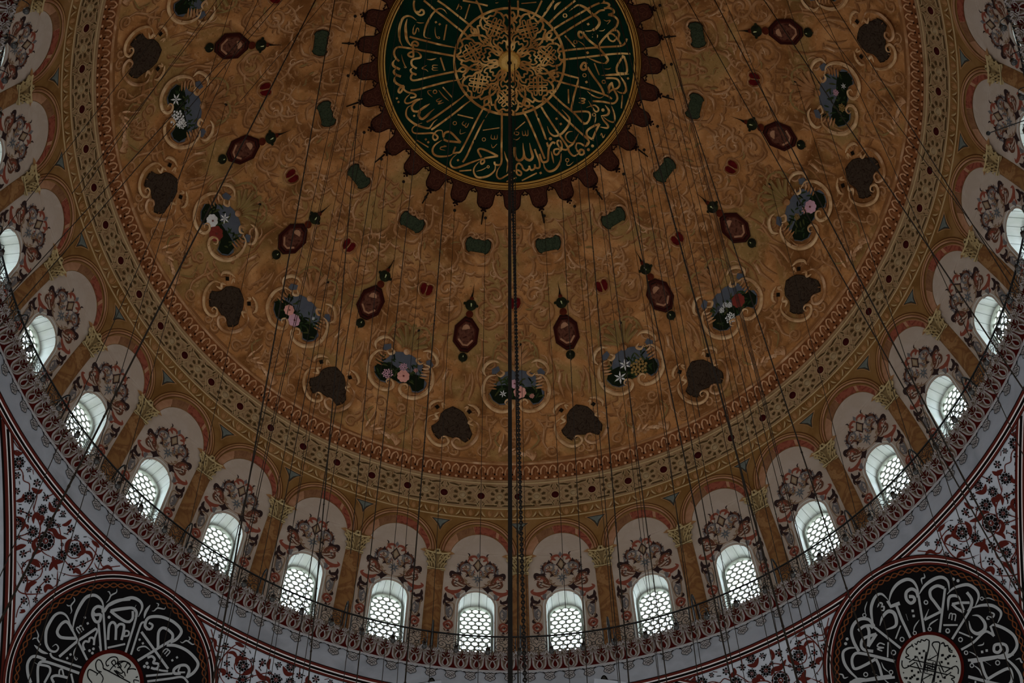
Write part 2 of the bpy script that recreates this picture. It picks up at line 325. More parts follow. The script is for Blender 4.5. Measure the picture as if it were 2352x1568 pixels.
# ---------------------------------------------------------------- lettering and tendrils, measured on the walls (half centimetres)
DISC_STROKES = """s62 -579,-425 -584,-398 -579,-361 -561,-335 -542,-325 -524,-334 -526,-354 -540,-360 -552,-347 -566,-351
s62 -521,-420 -490,-390 -445,-343 -390,-294 -332,-239 -273,-186 -254,-166 -222,-177
s62 -436,-413 -388,-374 -330,-320 -271,-267 -229,-227 -215,-206 -217,-184
t66 -381,-323 -399,-349 -427,-360 -457,-342 -484,-308 -512,-256 -526,-207 -525,-184 -510,-174 -485,-168
t40 -305,-385 -312,-364 -323,-345
t35 -316,-356 -307,-369 -292,-363 -291,-350 -301,-346
l40 -239,-377 -270,-282
l57 -281,-404 -209,-387 -129,-363
l57 -200,-400 -184,-372 -163,-312 -151,-271 -131,-244
t84 -571,-294 -600,-320 -630,-327 -656,-312 -675,-266 -682,-217 -679,-171 -664,-133
t88 -628,-309 -639,-267 -640,-226 -636,-176 -620,-143 -607,-128
t35 -571,-282 -550,-275 -524,-274
t44 -580,-268 -592,-244 -595,-213 -587,-205 -578,-220 -570,-242 -560,-237 -558,-216
d62 -451,-272
d62 -428,-257
t31 -457,-242 -458,-206 -452,-179 -442,-167 -431,-166 -433,-175 -443,-176 -454,-168
l44 -385,-253 -405,-152
b62 -618,-192 -584,-178 -507,-151 -421,-122 -314,-94 -297,-88
s62 -277,-45 -307,-39 -359,-49 -466,-76 -578,-105 -617,-115 -681,-130 -707,-124 -719,-98 -712,-66 -689,-38
a75 -713,-53 -729,-32 -724,-9 -687,15
a75 -711,6 -726,23 -717,44 -683,62
a75 -711,53 -723,68 -720,95 -688,120 -666,125
t58 -689,-38 -706,-52 -713,-53
s58 -666,125 -667,147 -642,168 -611,177 -594,190 -601,202 -630,204
s66 -668,127 -693,134 -703,155 -694,165 -681,153 -668,127
t53 -629,180 -654,200 -666,224 -654,238 -627,234 -591,219 -553,215
d62 -715,200
d62 -706,224
s62 -607,-126 -602,-150 -584,-158 -566,-142 -575,-127 -594,-136 -599,-109 -598,-82 -601,-60 -623,-64 -631,-78 -613,-90 -592,-88
a66 -591,-91 -570,-86 -553,-65 -558,-49 -598,-44 -613,-29 -608,-2 -581,19
a62 -604,10 -620,24 -612,45 -584,59
s62 -584,59 -606,50 -620,69 -616,89 -590,94 -515,82 -428,68 -327,54 -305,55
t35 -673,-80 -667,-44 -654,-6 -646,6 -657,7 -660,-5
t44 -516,-36 -489,-31 -455,-38
l49 -430,-41 -406,46
t35 -517,3 -548,20 -522,32 -510,46
t31 -447,8 -478,6 -478,20 -448,25
t31 -448,25 -481,24 -479,37 -446,40
b62 -626,156 -580,155 -474,134 -386,117 -305,106 -293,73
l40 -422,151 -363,222
t35 -489,211 -513,187 -516,169 -492,168
o31r57 -472,178
t40 -448,169 -419,209 -386,242
t31 -439,221 -464,233 -455,243 -427,233
t31 -427,233 -447,250 -452,258 -418,249
a66 -552,217 -588,226 -611,244 -623,267 -613,291 -582,297
b75 -582,297 -550,276 -507,252
b75 -573,298 -581,324 -562,346 -535,333 -503,304 -480,287
t71 -620,250 -649,265 -661,295 -656,327 -620,366 -577,392 -524,409 -506,397 -487,372 -463,355
t58 -561,372 -599,383 -622,397 -627,417 -610,434 -557,440 -499,442 -473,457 -465,475 -483,488 -496,473 -491,452 -467,429 -436,431 -433,464 -425,487
s67 -429,473 -419,447 -392,440 -371,454 -345,483 -319,513
s67 -319,513 -359,506 -403,499 -427,487
b62 -532,368 -486,345 -396,288 -306,226 -266,186
b62 -505,420 -444,383 -353,322 -281,268 -232,234 -223,208
d62 -610,322
d62 -542,479
d62 -527,498
d62 -340,625
l40 -599,480 -527,531
t67 -439,491 -480,515 -501,544 -495,576 -460,594 -393,593 -366,575
s58 -353,538 -368,575 -348,576 -325,572 -302,538 -260,464 -214,377 -177,312 -168,286 -137,278 -126,300 -138,331
b58 -310,640 -281,597 -234,501 -179,396 -138,331
t36 -431,524 -411,532 -445,535 -450,548 -419,558
t67 -348,587 -376,610 -390,638 -382,663 -355,673 -310,662 -251,642 -193,624 -166,619
s62 -188,614 -209,573 -196,558 -160,568 -116,589 -81,608
s62 -81,608 -121,613 -170,619
s53 -170,623 -193,636 -189,656 -171,645 -171,627
l45 -334,695 -255,692
t31 -226,702 -186,693 -154,677
o27r36 -146,675
t67 -204,640 -234,674 -240,705 -222,737 -187,742 -141,730 -105,700 -100,669 -106,643
l40 -334,333 -235,361
o22r55 -353,387
t31 -293,376 -306,393 -292,405 -278,388
t31 -280,392 -289,407 -279,417 -263,391
t22 -317,426 -320,457 -284,448
l31 -175,440 -69,427
o22r55 -170,499
t27 -121,469 -123,493 -103,498 -101,474
t27 -101,474 -101,496 -86,497 -83,470
t27 -124,531 -113,554 -86,530
s62 -52,320 -54,435 -58,568 -60,648 -75,665 -102,660 -104,643
t53 -62,666 -85,696 -92,732 -73,754 -36,737 4,711 27,698
s58 20,705 45,700 67,714 63,732 42,725 34,694 39,667 54,656 72,672 79,690 99,703 117,690 119,672
s58 119,672 130,699 153,690 155,663
s58 155,663 162,685 186,681 184,641 166,596 155,565
b80 27,552 28,605 46,636 72,632 86,605 82,561 80,526
b80 86,605 99,628 126,636 142,614 131,570 122,526
t53 -41,577 -30,618 -19,649 -22,680 -27,715
l35 95,390 34,441
t31 34,441 25,467 47,474 54,459 30,454
t31 20,501 43,505 63,488
t31 76,448 81,477 96,472 94,446
t31 94,446 100,477 112,475 112,441
l45 71,767 168,718
l40 -30,773 35,747
d71 193,718
s62 106,304 84,312 88,335 106,361 145,446 184,539 220,627
s62 58,268 102,288 141,290 154,312 176,366 211,454 242,551
s67 287,528 269,522 247,556 242,605 238,640 211,649 198,636 186,596
t76 211,649 220,685 247,707 287,693 318,648 327,590
s58 327,576 309,563 282,568 280,591 300,599 322,568 331,545 322,514 304,510 300,528 318,554 331,563 358,567 371,553
t53 260,578 269,613 278,655
t75 236,418 251,458 282,480 318,470 340,452 370,411 379,375 370,353 330,310
f53 256,499
s62 198,294 229,347 300,453 344,514 367,549
s62 216,236 286,306 375,389 437,444 495,493
d66 295,369
d66 322,402
t53 399,448 371,453 353,478 362,504 389,521 416,512
t67 437,460 415,503 398,530 371,553 381,584 407,605 434,591 456,572
o62r85 456,579
s53 434,578 420,552 425,525 451,524 483,540 495,513
s62 199,192 234,191 269,213 330,270 410,334 454,381 476,394 493,391
l44 369,177 372,269
t27 437,231 470,234 466,245 444,246
t27 444,246 470,252 462,265 433,260
o27r53 365,633
t27 365,642 363,664 381,664 406,641
s58 437,443 464,468 494,493 503,516 483,539 456,526
s62 464,397 481,394 499,378 509,342 498,320 463,317 397,324
l62 386,315 405,217 426,140 434,104 382,93 304,70
s57 304,70 282,77 260,100 238,114
s57 278,104 286,122 304,128 391,150 479,169 567,194 620,211 646,227
t44 488,185 523,212 567,225 593,213
d71 483,127
o26r53 470,84
o31r53 592,120
d67 745,88
t71 576,80 652,70 722,63 750,59
s62 605,96 648,93 679,100 693,130 676,158 645,169 619,193
t89 619,193 627,148 642,118
s62 642,120 654,160 677,203 677,234 651,256 590,249 524,248
t75 692,74 719,111 735,150 725,182 698,184 674,172
l40 712,198 707,284
l35 369,178 370,269
t35 435,234 475,236 466,250 444,251
t35 444,251 473,257 462,266 436,260
t53 497,247 520,284 542,314 560,308 559,290 537,274 515,279 484,292
f53 590,302
t75 603,270 628,304 618,332 578,339
t67 578,339 596,369 623,398 619,416 575,412
t53 591,344 623,367 658,376 667,347 657,303 638,264
o31r49 534,335
t31 545,340 543,371 535,399
s67 570,392 526,412 491,441 491,472 523,493
s67 527,492 544,447 570,392
t44 500,485 536,503
t36 576,468 584,452 594,480 607,455
f49 527,536
f49 501,561
s62 218,-304 243,-345 277,-396
t84 280,-334 292,-364 322,-389
s62 239,-236 303,-306 358,-355 409,-400
o35r57 346,-299
s62 234,-124 237,-178 269,-205 346,-257 431,-312 516,-369 559,-391
s62 247,-146 269,-136 303,-161 389,-222 474,-280 530,-315 559,-339 591,-348
b84 518,-210 544,-229 560,-262 547,-293 512,-318 474,-353 431,-371 401,-354 371,-328
t44 471,-203 496,-204 522,-212
s57 588,-409 582,-391
a71 565,-389 601,-394 619,-382 606,-363 587,-357
a71 587,-357 623,-361 645,-349 645,-331 613,-317
s66 613,-317 650,-309 674,-283 664,-242 630,-208 583,-155 554,-108
s62 630,-212 664,-219 684,-198 678,-161 696,-131
s53 670,-170 648,-146 622,-157 613,-188 639,-195 670,-170
s62 303,-62 368,-75 476,-91 554,-101 649,-112 701,-122 722,-142 732,-170
s62 312,-9 390,-20 520,-41 606,-57 693,-70 756,-72
d71 490,-249
d75 488,-63
t31 584,-284 603,-276 627,-282 608,-254
t31 557,-208 582,-211 595,-223
s31 535,-195 520,-183 540,-157 548,-180 514,-165
s71 458,-189 436,-197 430,-174 445,-157 462,-171 458,-198
s71 467,-180 493,-146 554,-99 598,-52 616,-22 599,2
t53 599,2 555,-5 494,-29
o31r53 411,-129
t31 426,-138 454,-121 474,-99
l48 346,-169 409,-96
l66 713,-60 677,6 671,28
s66 671,28 678,55 700,58 735,51 734,1 715,-56
l40 531,3 563,79
t35 595,36 621,36 636,26
s75 486,12 464,4 447,32 460,49 482,39 473,17
s66 488,30 521,82 575,155 598,208
s57 2,-395 9,-336 8,-292 51,-247
s57 57,-394 57,-355 52,-289 1,-253
l33 78,-374 170,-383
s57 204,-394 163,-306 130,-267 134,-228
s57 278,-396 232,-321 176,-242
o28r52 -74,-390"""
LEFT_STROKES = """t97 -313,109 -333,147 -349,202 -351,271 -328,304 -301,313 -266,305 -233,274
t89 -329,115 -360,139 -391,149 -418,141 -433,116 -434,77 -427,35 -405,-2 -385,-23 -355,-34 -329,-24 -326,-2 -346,6 -356,-13
s86 -312,107 -350,124 -371,121 -381,95 -376,59 -351,47 -322,58 -279,84
l77 -299,-34 -264,76 -217,182
l63 -329,115 -169,30
s56 -217,182 -204,171 -197,141 -181,108
s63 -206,62 -228,78 -229,99 -212,108 -218,123 -207,134 -192,127 -181,108
f41 -184,74
f41 -172,92
f41 -165,72
d64 -297,193
d64 -268,178
d63 -256,6
d63 -260,-18
t41 -251,57 -249,30 -236,9 -218,-1 -215,9 -223,10
s37 -275,114 -301,125 -297,136 -269,127
s37 -295,140 -290,150 -266,139
s87 -233,265 -249,281 -273,274 -282,251 -270,224 -240,208 -224,219 -230,241 -240,248 -262,233 -275,238
l64 -221,208 -133,104
b49 -133,104 -156,118
l64 -236,272 -114,121
s87 -231,271 -229,312 -203,355 -153,397
s79 -205,292 -167,326 -127,361
s79 -205,292 -156,289 -111,292 -87,305
f45 -193,263
s75 -133,169 -165,222 -168,246 -155,255 -134,242 -100,190
s75 -130,236 -128,263 -107,273 -92,252 -74,206
s53 -75,228 -58,243 -65,260 -83,253 -75,228
l56 -113,136 -47,200
t85 -355,-53 -386,-62 -415,-60 -438,-57
s59 -348,-44 -322,-55 -255,-38 -173,-16
s84 -350,-214 -386,-188 -414,-151 -417,-116 -402,-98 -376,-89 -348,-84
s77 -319,-195 -354,-147 -366,-117 -353,-96 -297,-77 -167,-45
s66 -364,-120 -317,-102 -298,-116 -294,-142 -292,-178
t55 -393,-125 -362,-123
s73 -251,-152 -274,-138 -264,-119 -233,-104 -203,-94
s48 -248,-109 -260,-87 -251,-77 -228,-97
l59 -201,-69 -167,-100
t45 -242,400 -233,384 -247,357 -244,333 -247,313
t34 -274,361 -265,365 -250,355
t45 -407,242 -390,232 -391,201 -373,182 -371,166
t34 -414,194 -404,192 -391,201
t44 -473,9 -447,-8 -440,-25 -413,-37 -417,-44
t33 -460,-42 -458,-32 -446,-23
t94 -222,308 -203,347 -165,394 -136,413 -99,415 -75,395 -66,348
s83 -203,294 -176,322 -121,365 -90,363 -75,341
s76 -107,356 -87,325 -94,301 -125,291 -202,292
l64 -75,341 -60,299 -21,167
t57 -107,365 -110,390
t84 -37,358 -48,390 -48,430
s87 13,323 -11,330 -21,359 -10,384 36,413 98,426 150,419 169,401 165,362 147,333
s65 13,323 24,335 20,354 -3,353
s83 107,278 69,337 71,369 98,378 136,371 149,344
l75 54,166 147,347
l76 -10,295 211,216
s61 -25,343 -34,329 -25,290 -5,220 8,172
s87 139,311 184,335 248,344 312,331 335,310 334,269 316,232
d60 4,258
d61 29,252
d61 219,288
d61 206,263
t45 84,243 48,245 24,225 22,211 33,211 31,221
s34 141,269 144,290 158,296 154,267
s34 159,295 172,292 168,263
s72 89,205 104,223 125,219 129,200 151,209 162,199 155,181 132,174
s57 155,181 186,191 217,206
f47 102,181
f47 100,161
f47 118,168
s84 318,229 309,267 281,279 252,259 239,229 253,215 279,232
s49 258,258 265,232 296,248
l64 132,126 243,209
s64 153,107 241,177 296,220 338,212
t46 25,466 25,453 -6,439 -14,417 -24,410
t34 -27,455 -14,457 -9,442
t46 263,404 252,386 215,385 202,364 188,364
t34 212,408 224,404 223,390"""
LEFT_INK = """s30 -74,21 -97,15 -120,35 -123,59 -108,64 -86,52 -72,39 -40,47
s30 -29,92 -35,114 -53,120 -74,103 -81,73 -67,60 -60,69
s30 -58,87 -51,104 -35,93 -40,81 -58,87
s30 -18,82 -2,92 -13,102 -28,97 -24,112 2,129 34,127
s30 -89,3 -132,-2 -131,-23 -116,-39 -86,-49
l30 -78,40 82,55
l26 -23,62 40,58
s26 -16,66 15,68 24,82 42,68
s26 -42,50 -38,78 -24,78
s26 -87,-8 -82,12 -51,1 -44,-23
s30 19,80 -11,91 -26,99 -15,110 -3,126 21,132 36,124 33,101
s30 43,86 36,103 60,122 88,122 101,109 91,90
l26 -24,61 20,50
s26 98,65 90,76 112,85 127,83
l26 16,99 15,128"""
RIGHT_STROKES = """t98 14,379 55,411 106,426 159,417 181,389 178,350 162,315
t97 165,319 217,337 277,335 317,317 328,283 306,244
s93 154,311 164,339 151,364 119,366 99,340 104,311 128,309 135,327 117,342
l72 161,317 76,155
s88 292,269 270,299 229,303 209,277 209,242 210,187
l75 210,187 113,204
b59 113,204 164,233
l71 296,266 141,110
t94 -125,323 -101,377 -71,417 -25,442 8,434 18,391
l106 14,389 9,357 58,343
l81 36,343 18,275 0,172
t110 -95,312 -59,338 -17,345 3,321 -9,283 -33,265 -82,279
l72 -127,334 -72,161
s94 -122,326 -124,368 -158,396 -201,395 -237,369 -256,320 -261,269
s85 -203,356 -166,356 -138,342 -131,322
s90 -151,346 -161,317 -206,262
l93 -206,262 -134,289
s85 -134,289 -200,308 -232,290 -234,261 -199,228
t89 -255,285 -294,311 -332,311 -357,267 -358,213 -339,141
s84 -135,125 -203,200 -252,250 -281,270 -309,261 -328,233 -326,207 -270,195 -210,190
s80 -210,190 -215,153 -234,97
l72 -389,168 -180,61
o34r46 172,268
t51 52,282 41,249
d72 90,274
d72 79,251
t38 92,219 52,206 30,187
o29r42 33,180
t46 174,167 127,170 108,158
o29r42 108,152
o29r50 179,92
l46 178,127 222,97
t34 -76,447 -109,424 -121,401
o26r43 -130,400
f47 -276,354
f47 -296,339
t55 -51,393 -27,403 -19,392 -35,382
t55 -35,382 -20,377 -33,363 -44,373
l47 -108,221 -154,162
s38 -130,221 -146,242 -167,236 -142,211
s38 -142,211 -174,226 -159,203
o34r55 -115,164
l42 -6,251 -66,213
o30r51 -40,192
t38 -195,160 -201,129 -191,98
o29r46 -182,92
o30r51 -298,155
t38 -262,147 -246,110
t47 252,388 243,370 224,373 211,349
t47 -419,238 -400,221 -402,202 -381,195
t92 286,236 327,241 379,225 408,204 422,164 410,131 368,107
t88 241,171 280,215 306,214 325,192 322,164
l74 277,183 311,168 355,137
l77 277,183 283,155 302,116
l60 320,162 309,124
s88 375,185 374,144 351,119 322,106
l66 344,111 268,82 174,47
t91 344,111 394,93 440,60 458,19 449,-4 412,-23
t105 329,80 354,59 359,18 343,-8 313,-11 291,0 282,30 298,69
s66 182,-20 253,-27 330,-19 351,-38 359,-63
l66 359,-63 373,-16 393,-18
s86 393,-18 425,-65 443,-117 431,-162 394,-181 351,-180 316,-156
s83 363,-111 336,-100 317,-120 330,-137 352,-132 363,-111 382,-132 372,-158 343,-162 280,-139 188,-96
f48 358,276
f48 373,256
t31 467,70 451,96 426,111
o28r38 419,116
t52 410,44 424,22 408,13 392,32
t49 392,32 381,24 391,14
o32r46 180,93
l49 178,128 239,86
s35 220,136 239,152 248,145 228,122
s35 248,145 261,132 239,110
l45 223,55 265,-7
o31r49 208,21
t41 299,-57 288,-63 263,-52
d69 264,-89
d69 287,-97
o31r43 194,-46
t31 209,-50 223,-72 233,-105"""
RIGHT_INK = """s29 -14,127 -11,145 2,146 6,129 23,137 31,127 42,134 52,120 64,121 73,108
s33 73,108 49,80 -6,33 -62,-17 -82,-37
s33 73,83 87,88 109,74 107,60
l33 109,63 64,20 -28,-72
l29 73,83 69,27 10,33
t29 10,33 35,45
s29 114,60 127,56 123,39 138,34 128,6 139,-6
l29 -55,81 92,-71
l29 -135,66 54,-123
d54 -5,111
d54 20,82
d54 -5,85
d54 -33,83
d54 -7,61
d54 89,11
d54 115,-11
d54 91,-12
d54 64,-13
d54 88,-37
d54 -105,12
d54 -85,-12
s29 -14,138 -45,139 -61,125 -58,107 -77,110 -62,86
s29 -100,107 -115,87 -108,67 -48,62
s29 -141,65 -147,49 -159,47 -161,29 -173,27
l25 -10,24 26,-18 -4,-46 -40,-7 -10,24
l25 -4,13 -27,-11
l21 0,5 18,-14
l21 -7,-2 10,-21
l21 -15,-9 3,-28
l29 -45,59 -54,2
l29 37,-25 24,-79 76,-80
s28 113,61 129,58 126,43 142,28 136,8 155,-9 142,-21 127,-23 151,-39 143,-50 126,-54
d52 89,11
d52 117,-12
d52 90,-12"""
FLORAL = """z2r84 -885,419
z2r84 -839,430
z2r105 -796,491
z2r126 -725,464
z2r108 -862,364
z2r115 -769,378
z2r62 -812,315
z2r67 -755,333
z2r178 -688,380
z2r59 -679,477
z2r95 -617,503
z2r74 -698,538
z2r68 -567,485
z2r127 -539,434
z2r85 -504,486
z2r46 -606,415
z2r105 -576,374
z2r93 -745,264
z2r94 -620,292
z2r62 -712,226
z2r114 -658,222
z2r95 -502,355
z2r84 -460,400
z2r89 -406,471
z2r76 -402,398
z2r64 -356,499
z2r94 -567,237
z2r83 -667,167
z2r83 -574,172
z2r87 -605,88
z2r66 -558,122
t83 -886,384 -848,391 -827,372 -823,340
t63 -828,380 -807,381 -801,370
t96 -792,411 -810,433 -806,456 -788,447 -772,461 -757,422
t93 -792,541 -759,520 -721,542
t101 -716,426 -687,445 -652,435 -605,453
t92 -735,367 -729,332 -695,316 -674,331
t75 -674,331 -697,305 -696,276
t95 -787,252 -783,275 -758,306
t106 -584,468 -584,433 -558,392
t97 -539,474 -496,454 -510,415
t72 -494,451 -460,464 -432,448
t104 -583,276 -586,322 -549,353
t84 -613,343 -586,322 -550,303
t104 -698,250 -668,266 -632,262
t96 -604,197 -626,163 -615,127
t53 -593,41 -573,49 -589,27
t97 -472,336 -471,357 -437,355
t104 -537,179 -547,207 -514,220
t76 -667,490 -649,508 -643,542
t76 -491,518 -463,517 -438,514
t72 -364,430 -345,462 -313,464
t25 -858,499 -836,465 -757,422 -730,381 -674,331 -612,335 -591,329
t25 -541,299 -472,322 -429,365 -427,441 -457,516 -521,522
t25 -550,303 -512,246 -523,218
t25 -750,219 -687,194 -648,177 -625,125 -589,106 -556,75
t25 -698,138 -655,109 -607,123 -542,171
t25 -415,440 -377,426 -342,459
o21r228 -539,434
o21r266 -658,229
o21r226 -688,380
t19 -769,378 -799,337 -812,315 -755,333 -688,380
t19 -725,464 -679,477 -608,414 -576,374 -502,355 -460,400 -432,448
t19 -885,419 -839,430 -822,400
t19 -617,503 -618,469
t19 -504,486 -468,488 -406,471 -363,450 -293,502
t19 -620,292 -628,250 -658,222
t19 -567,237 -578,191 -574,172 -558,122
t19 -605,88 -605,42 -590,0
t19 -745,264 -725,295
k55 -707,512 -675,534
k54 -832,412 -816,399
k55 -756,482 -742,472
k55 -744,451 -754,446
k54 -798,397 -784,387
k54 -795,345 -788,357
k55 -635,463 -610,473
k54 -731,306 -717,291
k54 -645,356 -659,361
k55 -613,393 -599,388
k54 -652,316 -642,304
k54 -601,342 -582,345
k55 -549,373 -554,359
k54 -608,278 -599,265
k54 -562,270 -551,263
k54 -508,297 -508,312
k54 -523,267 -507,268
k55 -491,397 -503,392
k55 -460,439 -448,427
k55 -539,509 -525,519
k54 -713,181 -700,171
k54 -624,223 -614,225
k54 -602,145 -595,136
k54 -579,93 -577,75
k54 -606,51 -593,55
k54 -543,259 -530,263
k54 -883,332 -871,330
z2r126 -1044,595
z2r67 -980,600
z2r84 -1010,542
z2r95 -904,575
z2r126 -891,498
z2r84 -820,545
z2r84 -962,482
z2r106 -756,561
z2r46 -1144,660
t84 -1102,626 -1081,621 -1059,642
t71 -984,562 -968,543
t93 -910,540 -872,543 -859,567
t84 -934,442 -912,469 -926,493
t71 -1016,573 -1038,552
t72 -964,612 -945,596
t21 -1030,578 -995,568 -968,543 -933,548 -910,520
t21 -886,553 -860,521 -833,461
t21 -1091,613 -1092,633 -1066,637
t19 -820,545 -800,585
t19 -1144,660 -1105,649 -1074,646
k55 -960,580 -939,569
k55 -983,527 -971,516
k55 -848,560 -833,556
k54 -914,437 -900,447
k55 -906,604 -884,605"""

# ---------------------------------------------------------------- the shell of the building
NW = 22; KS = [i - 10.5 for i in range(NW)]       # bays with windows (k = bay centre, piers stand at whole numbers)
def opening(g=0.0):
    s = 2.56; P = [(-.53 - g, .18), (.53 + g, .18), (.53 + g, s)]
    P += [((.53 + g) * cos(a), s + (.555 + g) * sin(a)) for a in [pi * i / 20 for i in range(1, 20)]]
    return P + [(-.53 - g, s)]
ceil = MB(); N = 192
rows = [5.80 + (20.70 - 5.80) * i / 60 for i in range(61)]
band(ceil, None, [vring(v) for v in rows], N, 'dome_ground')
ceiling = link('ceiling', ceil, smooth=True); tag(ceiling, 'great ochre painted dome with faded scrollwork over the whole hall', 'dome', kind='structure')
wd = MB(); HB = pi * R / 32
for i in range(32):
    k = i - 15.5; f = bayf(k); h = [opening()] if abs(k) < 10.6 else []
    poly(wd, [(-HB, 0), (-HB / 2, 0), (0, 0), (HB / 2, 0), (HB, 0), (HB, 2.9), (HB, 5.81), (0, 5.81), (-HB, 5.81), (-HB, 2.9)], f, 'ochre', 0, h, L=1.2)
band(wd, None, [(R, Z0), (R, 36.05)], 128, 'ochre')
wall_drum = link('wall_drum', wd); tag(wall_drum, 'ring of ochre wall with arched windows under the dome', 'wall', kind='structure')
g = MB(); band(g, None, [(R, 36.05), (12.34, 36.05)], 128, 'stone')
band(g, None, [(12.34, 36.05), (12.32, 36.00)], 128, 'red_paint')
gal = link('trim_1', g); tag(gal, 'narrow stone gallery walk in front of the windows', 'gallery floor', kind='structure')
g = MB(); band(g, None, [(12.68, 35.66), (12.69, 35.2), (RB, ZB)], 160, 'plaster_grey')
wg = link('wall_ring', g); tag(wg, 'plain pale grey plaster band below the red cornice', 'wall', kind='structure')
def pen_pt(az, t):
    s = max(abs(sin(az)), abs(cos(az))); e0 = math.acos(min(1, 1 / (2 ** .5 * s))); e = e0 + (pi / 4 - e0) * t
    return Vector((R2 * cos(e) * sin(az), R2 * cos(e) * cos(az), Z2 + R2 * sin(e)))
for nm, c0, lab in (('wall_pendentive_west', -45, 'triangular corner vault at left painted with red scrolls and black flowers'), ('wall_pendentive_east', 45, 'triangular corner vault at right painted with red scrolls and black flowers'),
                    ('wall_pendentive_southwest', -135, 'triangular corner vault behind the viewer at left'), ('wall_pendentive_southeast', 135, 'triangular corner vault behind the viewer at right')):
    g = MB(); na, nt = 64, 30; pts = [pen_pt(rad(c0 - 45 + 90 * i / na), j / nt) for i in range(na + 1) for j in range(nt + 1)]
    g.tri(pts, [(i * (nt + 1) + j, i * (nt + 1) + j + 1, (i + 1) * (nt + 1) + j + 1, (i + 1) * (nt + 1) + j) for i in range(na) for j in range(nt)], 'flower_white')
    o = link(nm, g, smooth=True); tag(o, lab, 'pendentive', kind='structure')
g = MB()
for q in range(4):
    M = Matrix.Rotation(q * pi / 2, 3, 'Z'); n = 40; pts = []
    for i in range(n + 1):
        a = -pi / 2 + pi * i / n
        for x in (RB, 16.5): pts.append(M @ Vector((x, RB * sin(a), Z2 + RB * cos(a))))
    g.tri(pts, [(2 * i, 2 * i + 1, 2 * i + 3, 2 * i + 2) for i in range(n)], 'plaster_grey')
o = link('wall_arches', g, smooth=True); tag(o, 'soffits of the four great arches carrying the dome', 'arch soffit', kind='structure')
def boxwall(nm, p, lab, cat, m='stone'):
    g = MB(); g.tri(p, [(0, 1, 2, 3)], m); o = link(nm, g); tag(o, lab, cat, kind='structure')
boxwall('floor', [(-16.5, -34, 0), (16.5, -34, 0), (16.5, 16.5, 0), (-16.5, 16.5, 0)], 'red carpeted floor of the hall', 'floor', 'carpet')
boxwall('wall_west', [(-16.5, -34, 0), (-16.5, 16.5, 0), (-16.5, 16.5, 36), (-16.5, -34, 36)], 'stone wall on the left side of the hall', 'wall')
boxwall('wall_east', [(16.5, -34, 0), (16.5, 16.5, 0), (16.5, 16.5, 36), (16.5, -34, 36)], 'stone wall on the right side of the hall', 'wall')
boxwall('wall_north', [(-16.5, 16.5, 0), (16.5, 16.5, 0), (16.5, 16.5, 36), (-16.5, 16.5, 36)], 'stone wall closing the far end of the hall', 'wall')
boxwall('wall_south', [(-16.5, -34, 0), (16.5, -34, 0), (16.5, -34, 36), (-16.5, -34, 36)], 'stone wall closing the near end of the hall', 'wall')
g = MB(); band(g, None, [(12.7, 35.4), (24, 35.4)], 96, 'stone'); g.tri([(-16.5, -34, 35.3), (16.5, -34, 35.3), (16.5, -13, 35.3), (-16.5, -13, 35.3)], [(0, 1, 2, 3)], 'stone')  # unseen slab, added to close the gap outside the ring against light
o = link('light_block_slab', g); tag(o, 'unseen flat slab added around the dome ring to keep light out', 'ceiling', kind='structure')

# ---------------------------------------------------------------- pendentive painting: borders, floral spray, roundels
def plane_arc(mb, c0, c1, m, d, axis, sgn, side):   # stripe on the pendentive between |x| = c0 and |x| = c1
    pts = []; n = 60
    for i in range(n + 1):
        a = rad(2 + 70 * i / n)
        for c in (c0, c1):
            rr = math.sqrt(R2 * R2 - c * c); p = Vector((sgn * c, rr * sin(a), rr * cos(a))) if axis == 0 else Vector((sgn * rr * sin(a), c, rr * cos(a)))
            p = p * ((R2 - d) / R2); p.z += Z2; pts.append(p)
    F = [(2 * i, 2 * i + 1, 2 * i + 3, 2 * i + 2) for i in range(n) if pts[2 * i].z < 34.62]
    mb.tri(pts, F, m)
def ring2(mb, h0, h1, m, d, n=200):                 # level stripe below the base ring: heights
    def rr(z): return math.sqrt((R2 - d) ** 2 - (z - Z2) ** 2)
    band(mb, None, [(rr(h0), h0), (rr((h0 + h1) / 2), (h0 + h1) / 2), (rr(h1), h1)], n, m)
g = MB()
for h0, h1, m in ((34.76, 34.745, 'black_paint'), (34.745, 34.70, 'maroon'), (34.70, 34.678, 'line_pale'), (34.678, 34.632, 'black_paint'), (34.632, 34.618, 'line_pale'), (34.618, 34.577, 'maroon'), (34.577, 34.567, 'black_paint')): ring2(g, h0, h1, m, .02)
o = link('trim_2', g); tag(o, 'red black and white painted border ring under the grey band', 'painted border', kind='structure')
g = MB()
for sg in (-1, 1):
    for ax in (0, 1):
        for c0, c1, m in ((12.34, 12.30, 'black_paint'), (12.30, 12.24, 'maroon'), (12.24, 12.22, 'line_pale'), (12.22, 12.17, 'black_paint'), (12.17, 12.15, 'line_pale'), (12.15, 12.11, 'maroon'), (12.11, 12.10, 'black_paint')):
            plane_arc(g, c0, c1, m, .014 + .002 * ax, ax, sg, 1)
        plane_arc(g, 12.70, 12.34, 'plaster_grey', .010 + .002 * ax, ax, sg, 1)
o = link('trim_3', g); tag(o, 'red black and white painted borders along the great arches', 'painted border', kind='structure')
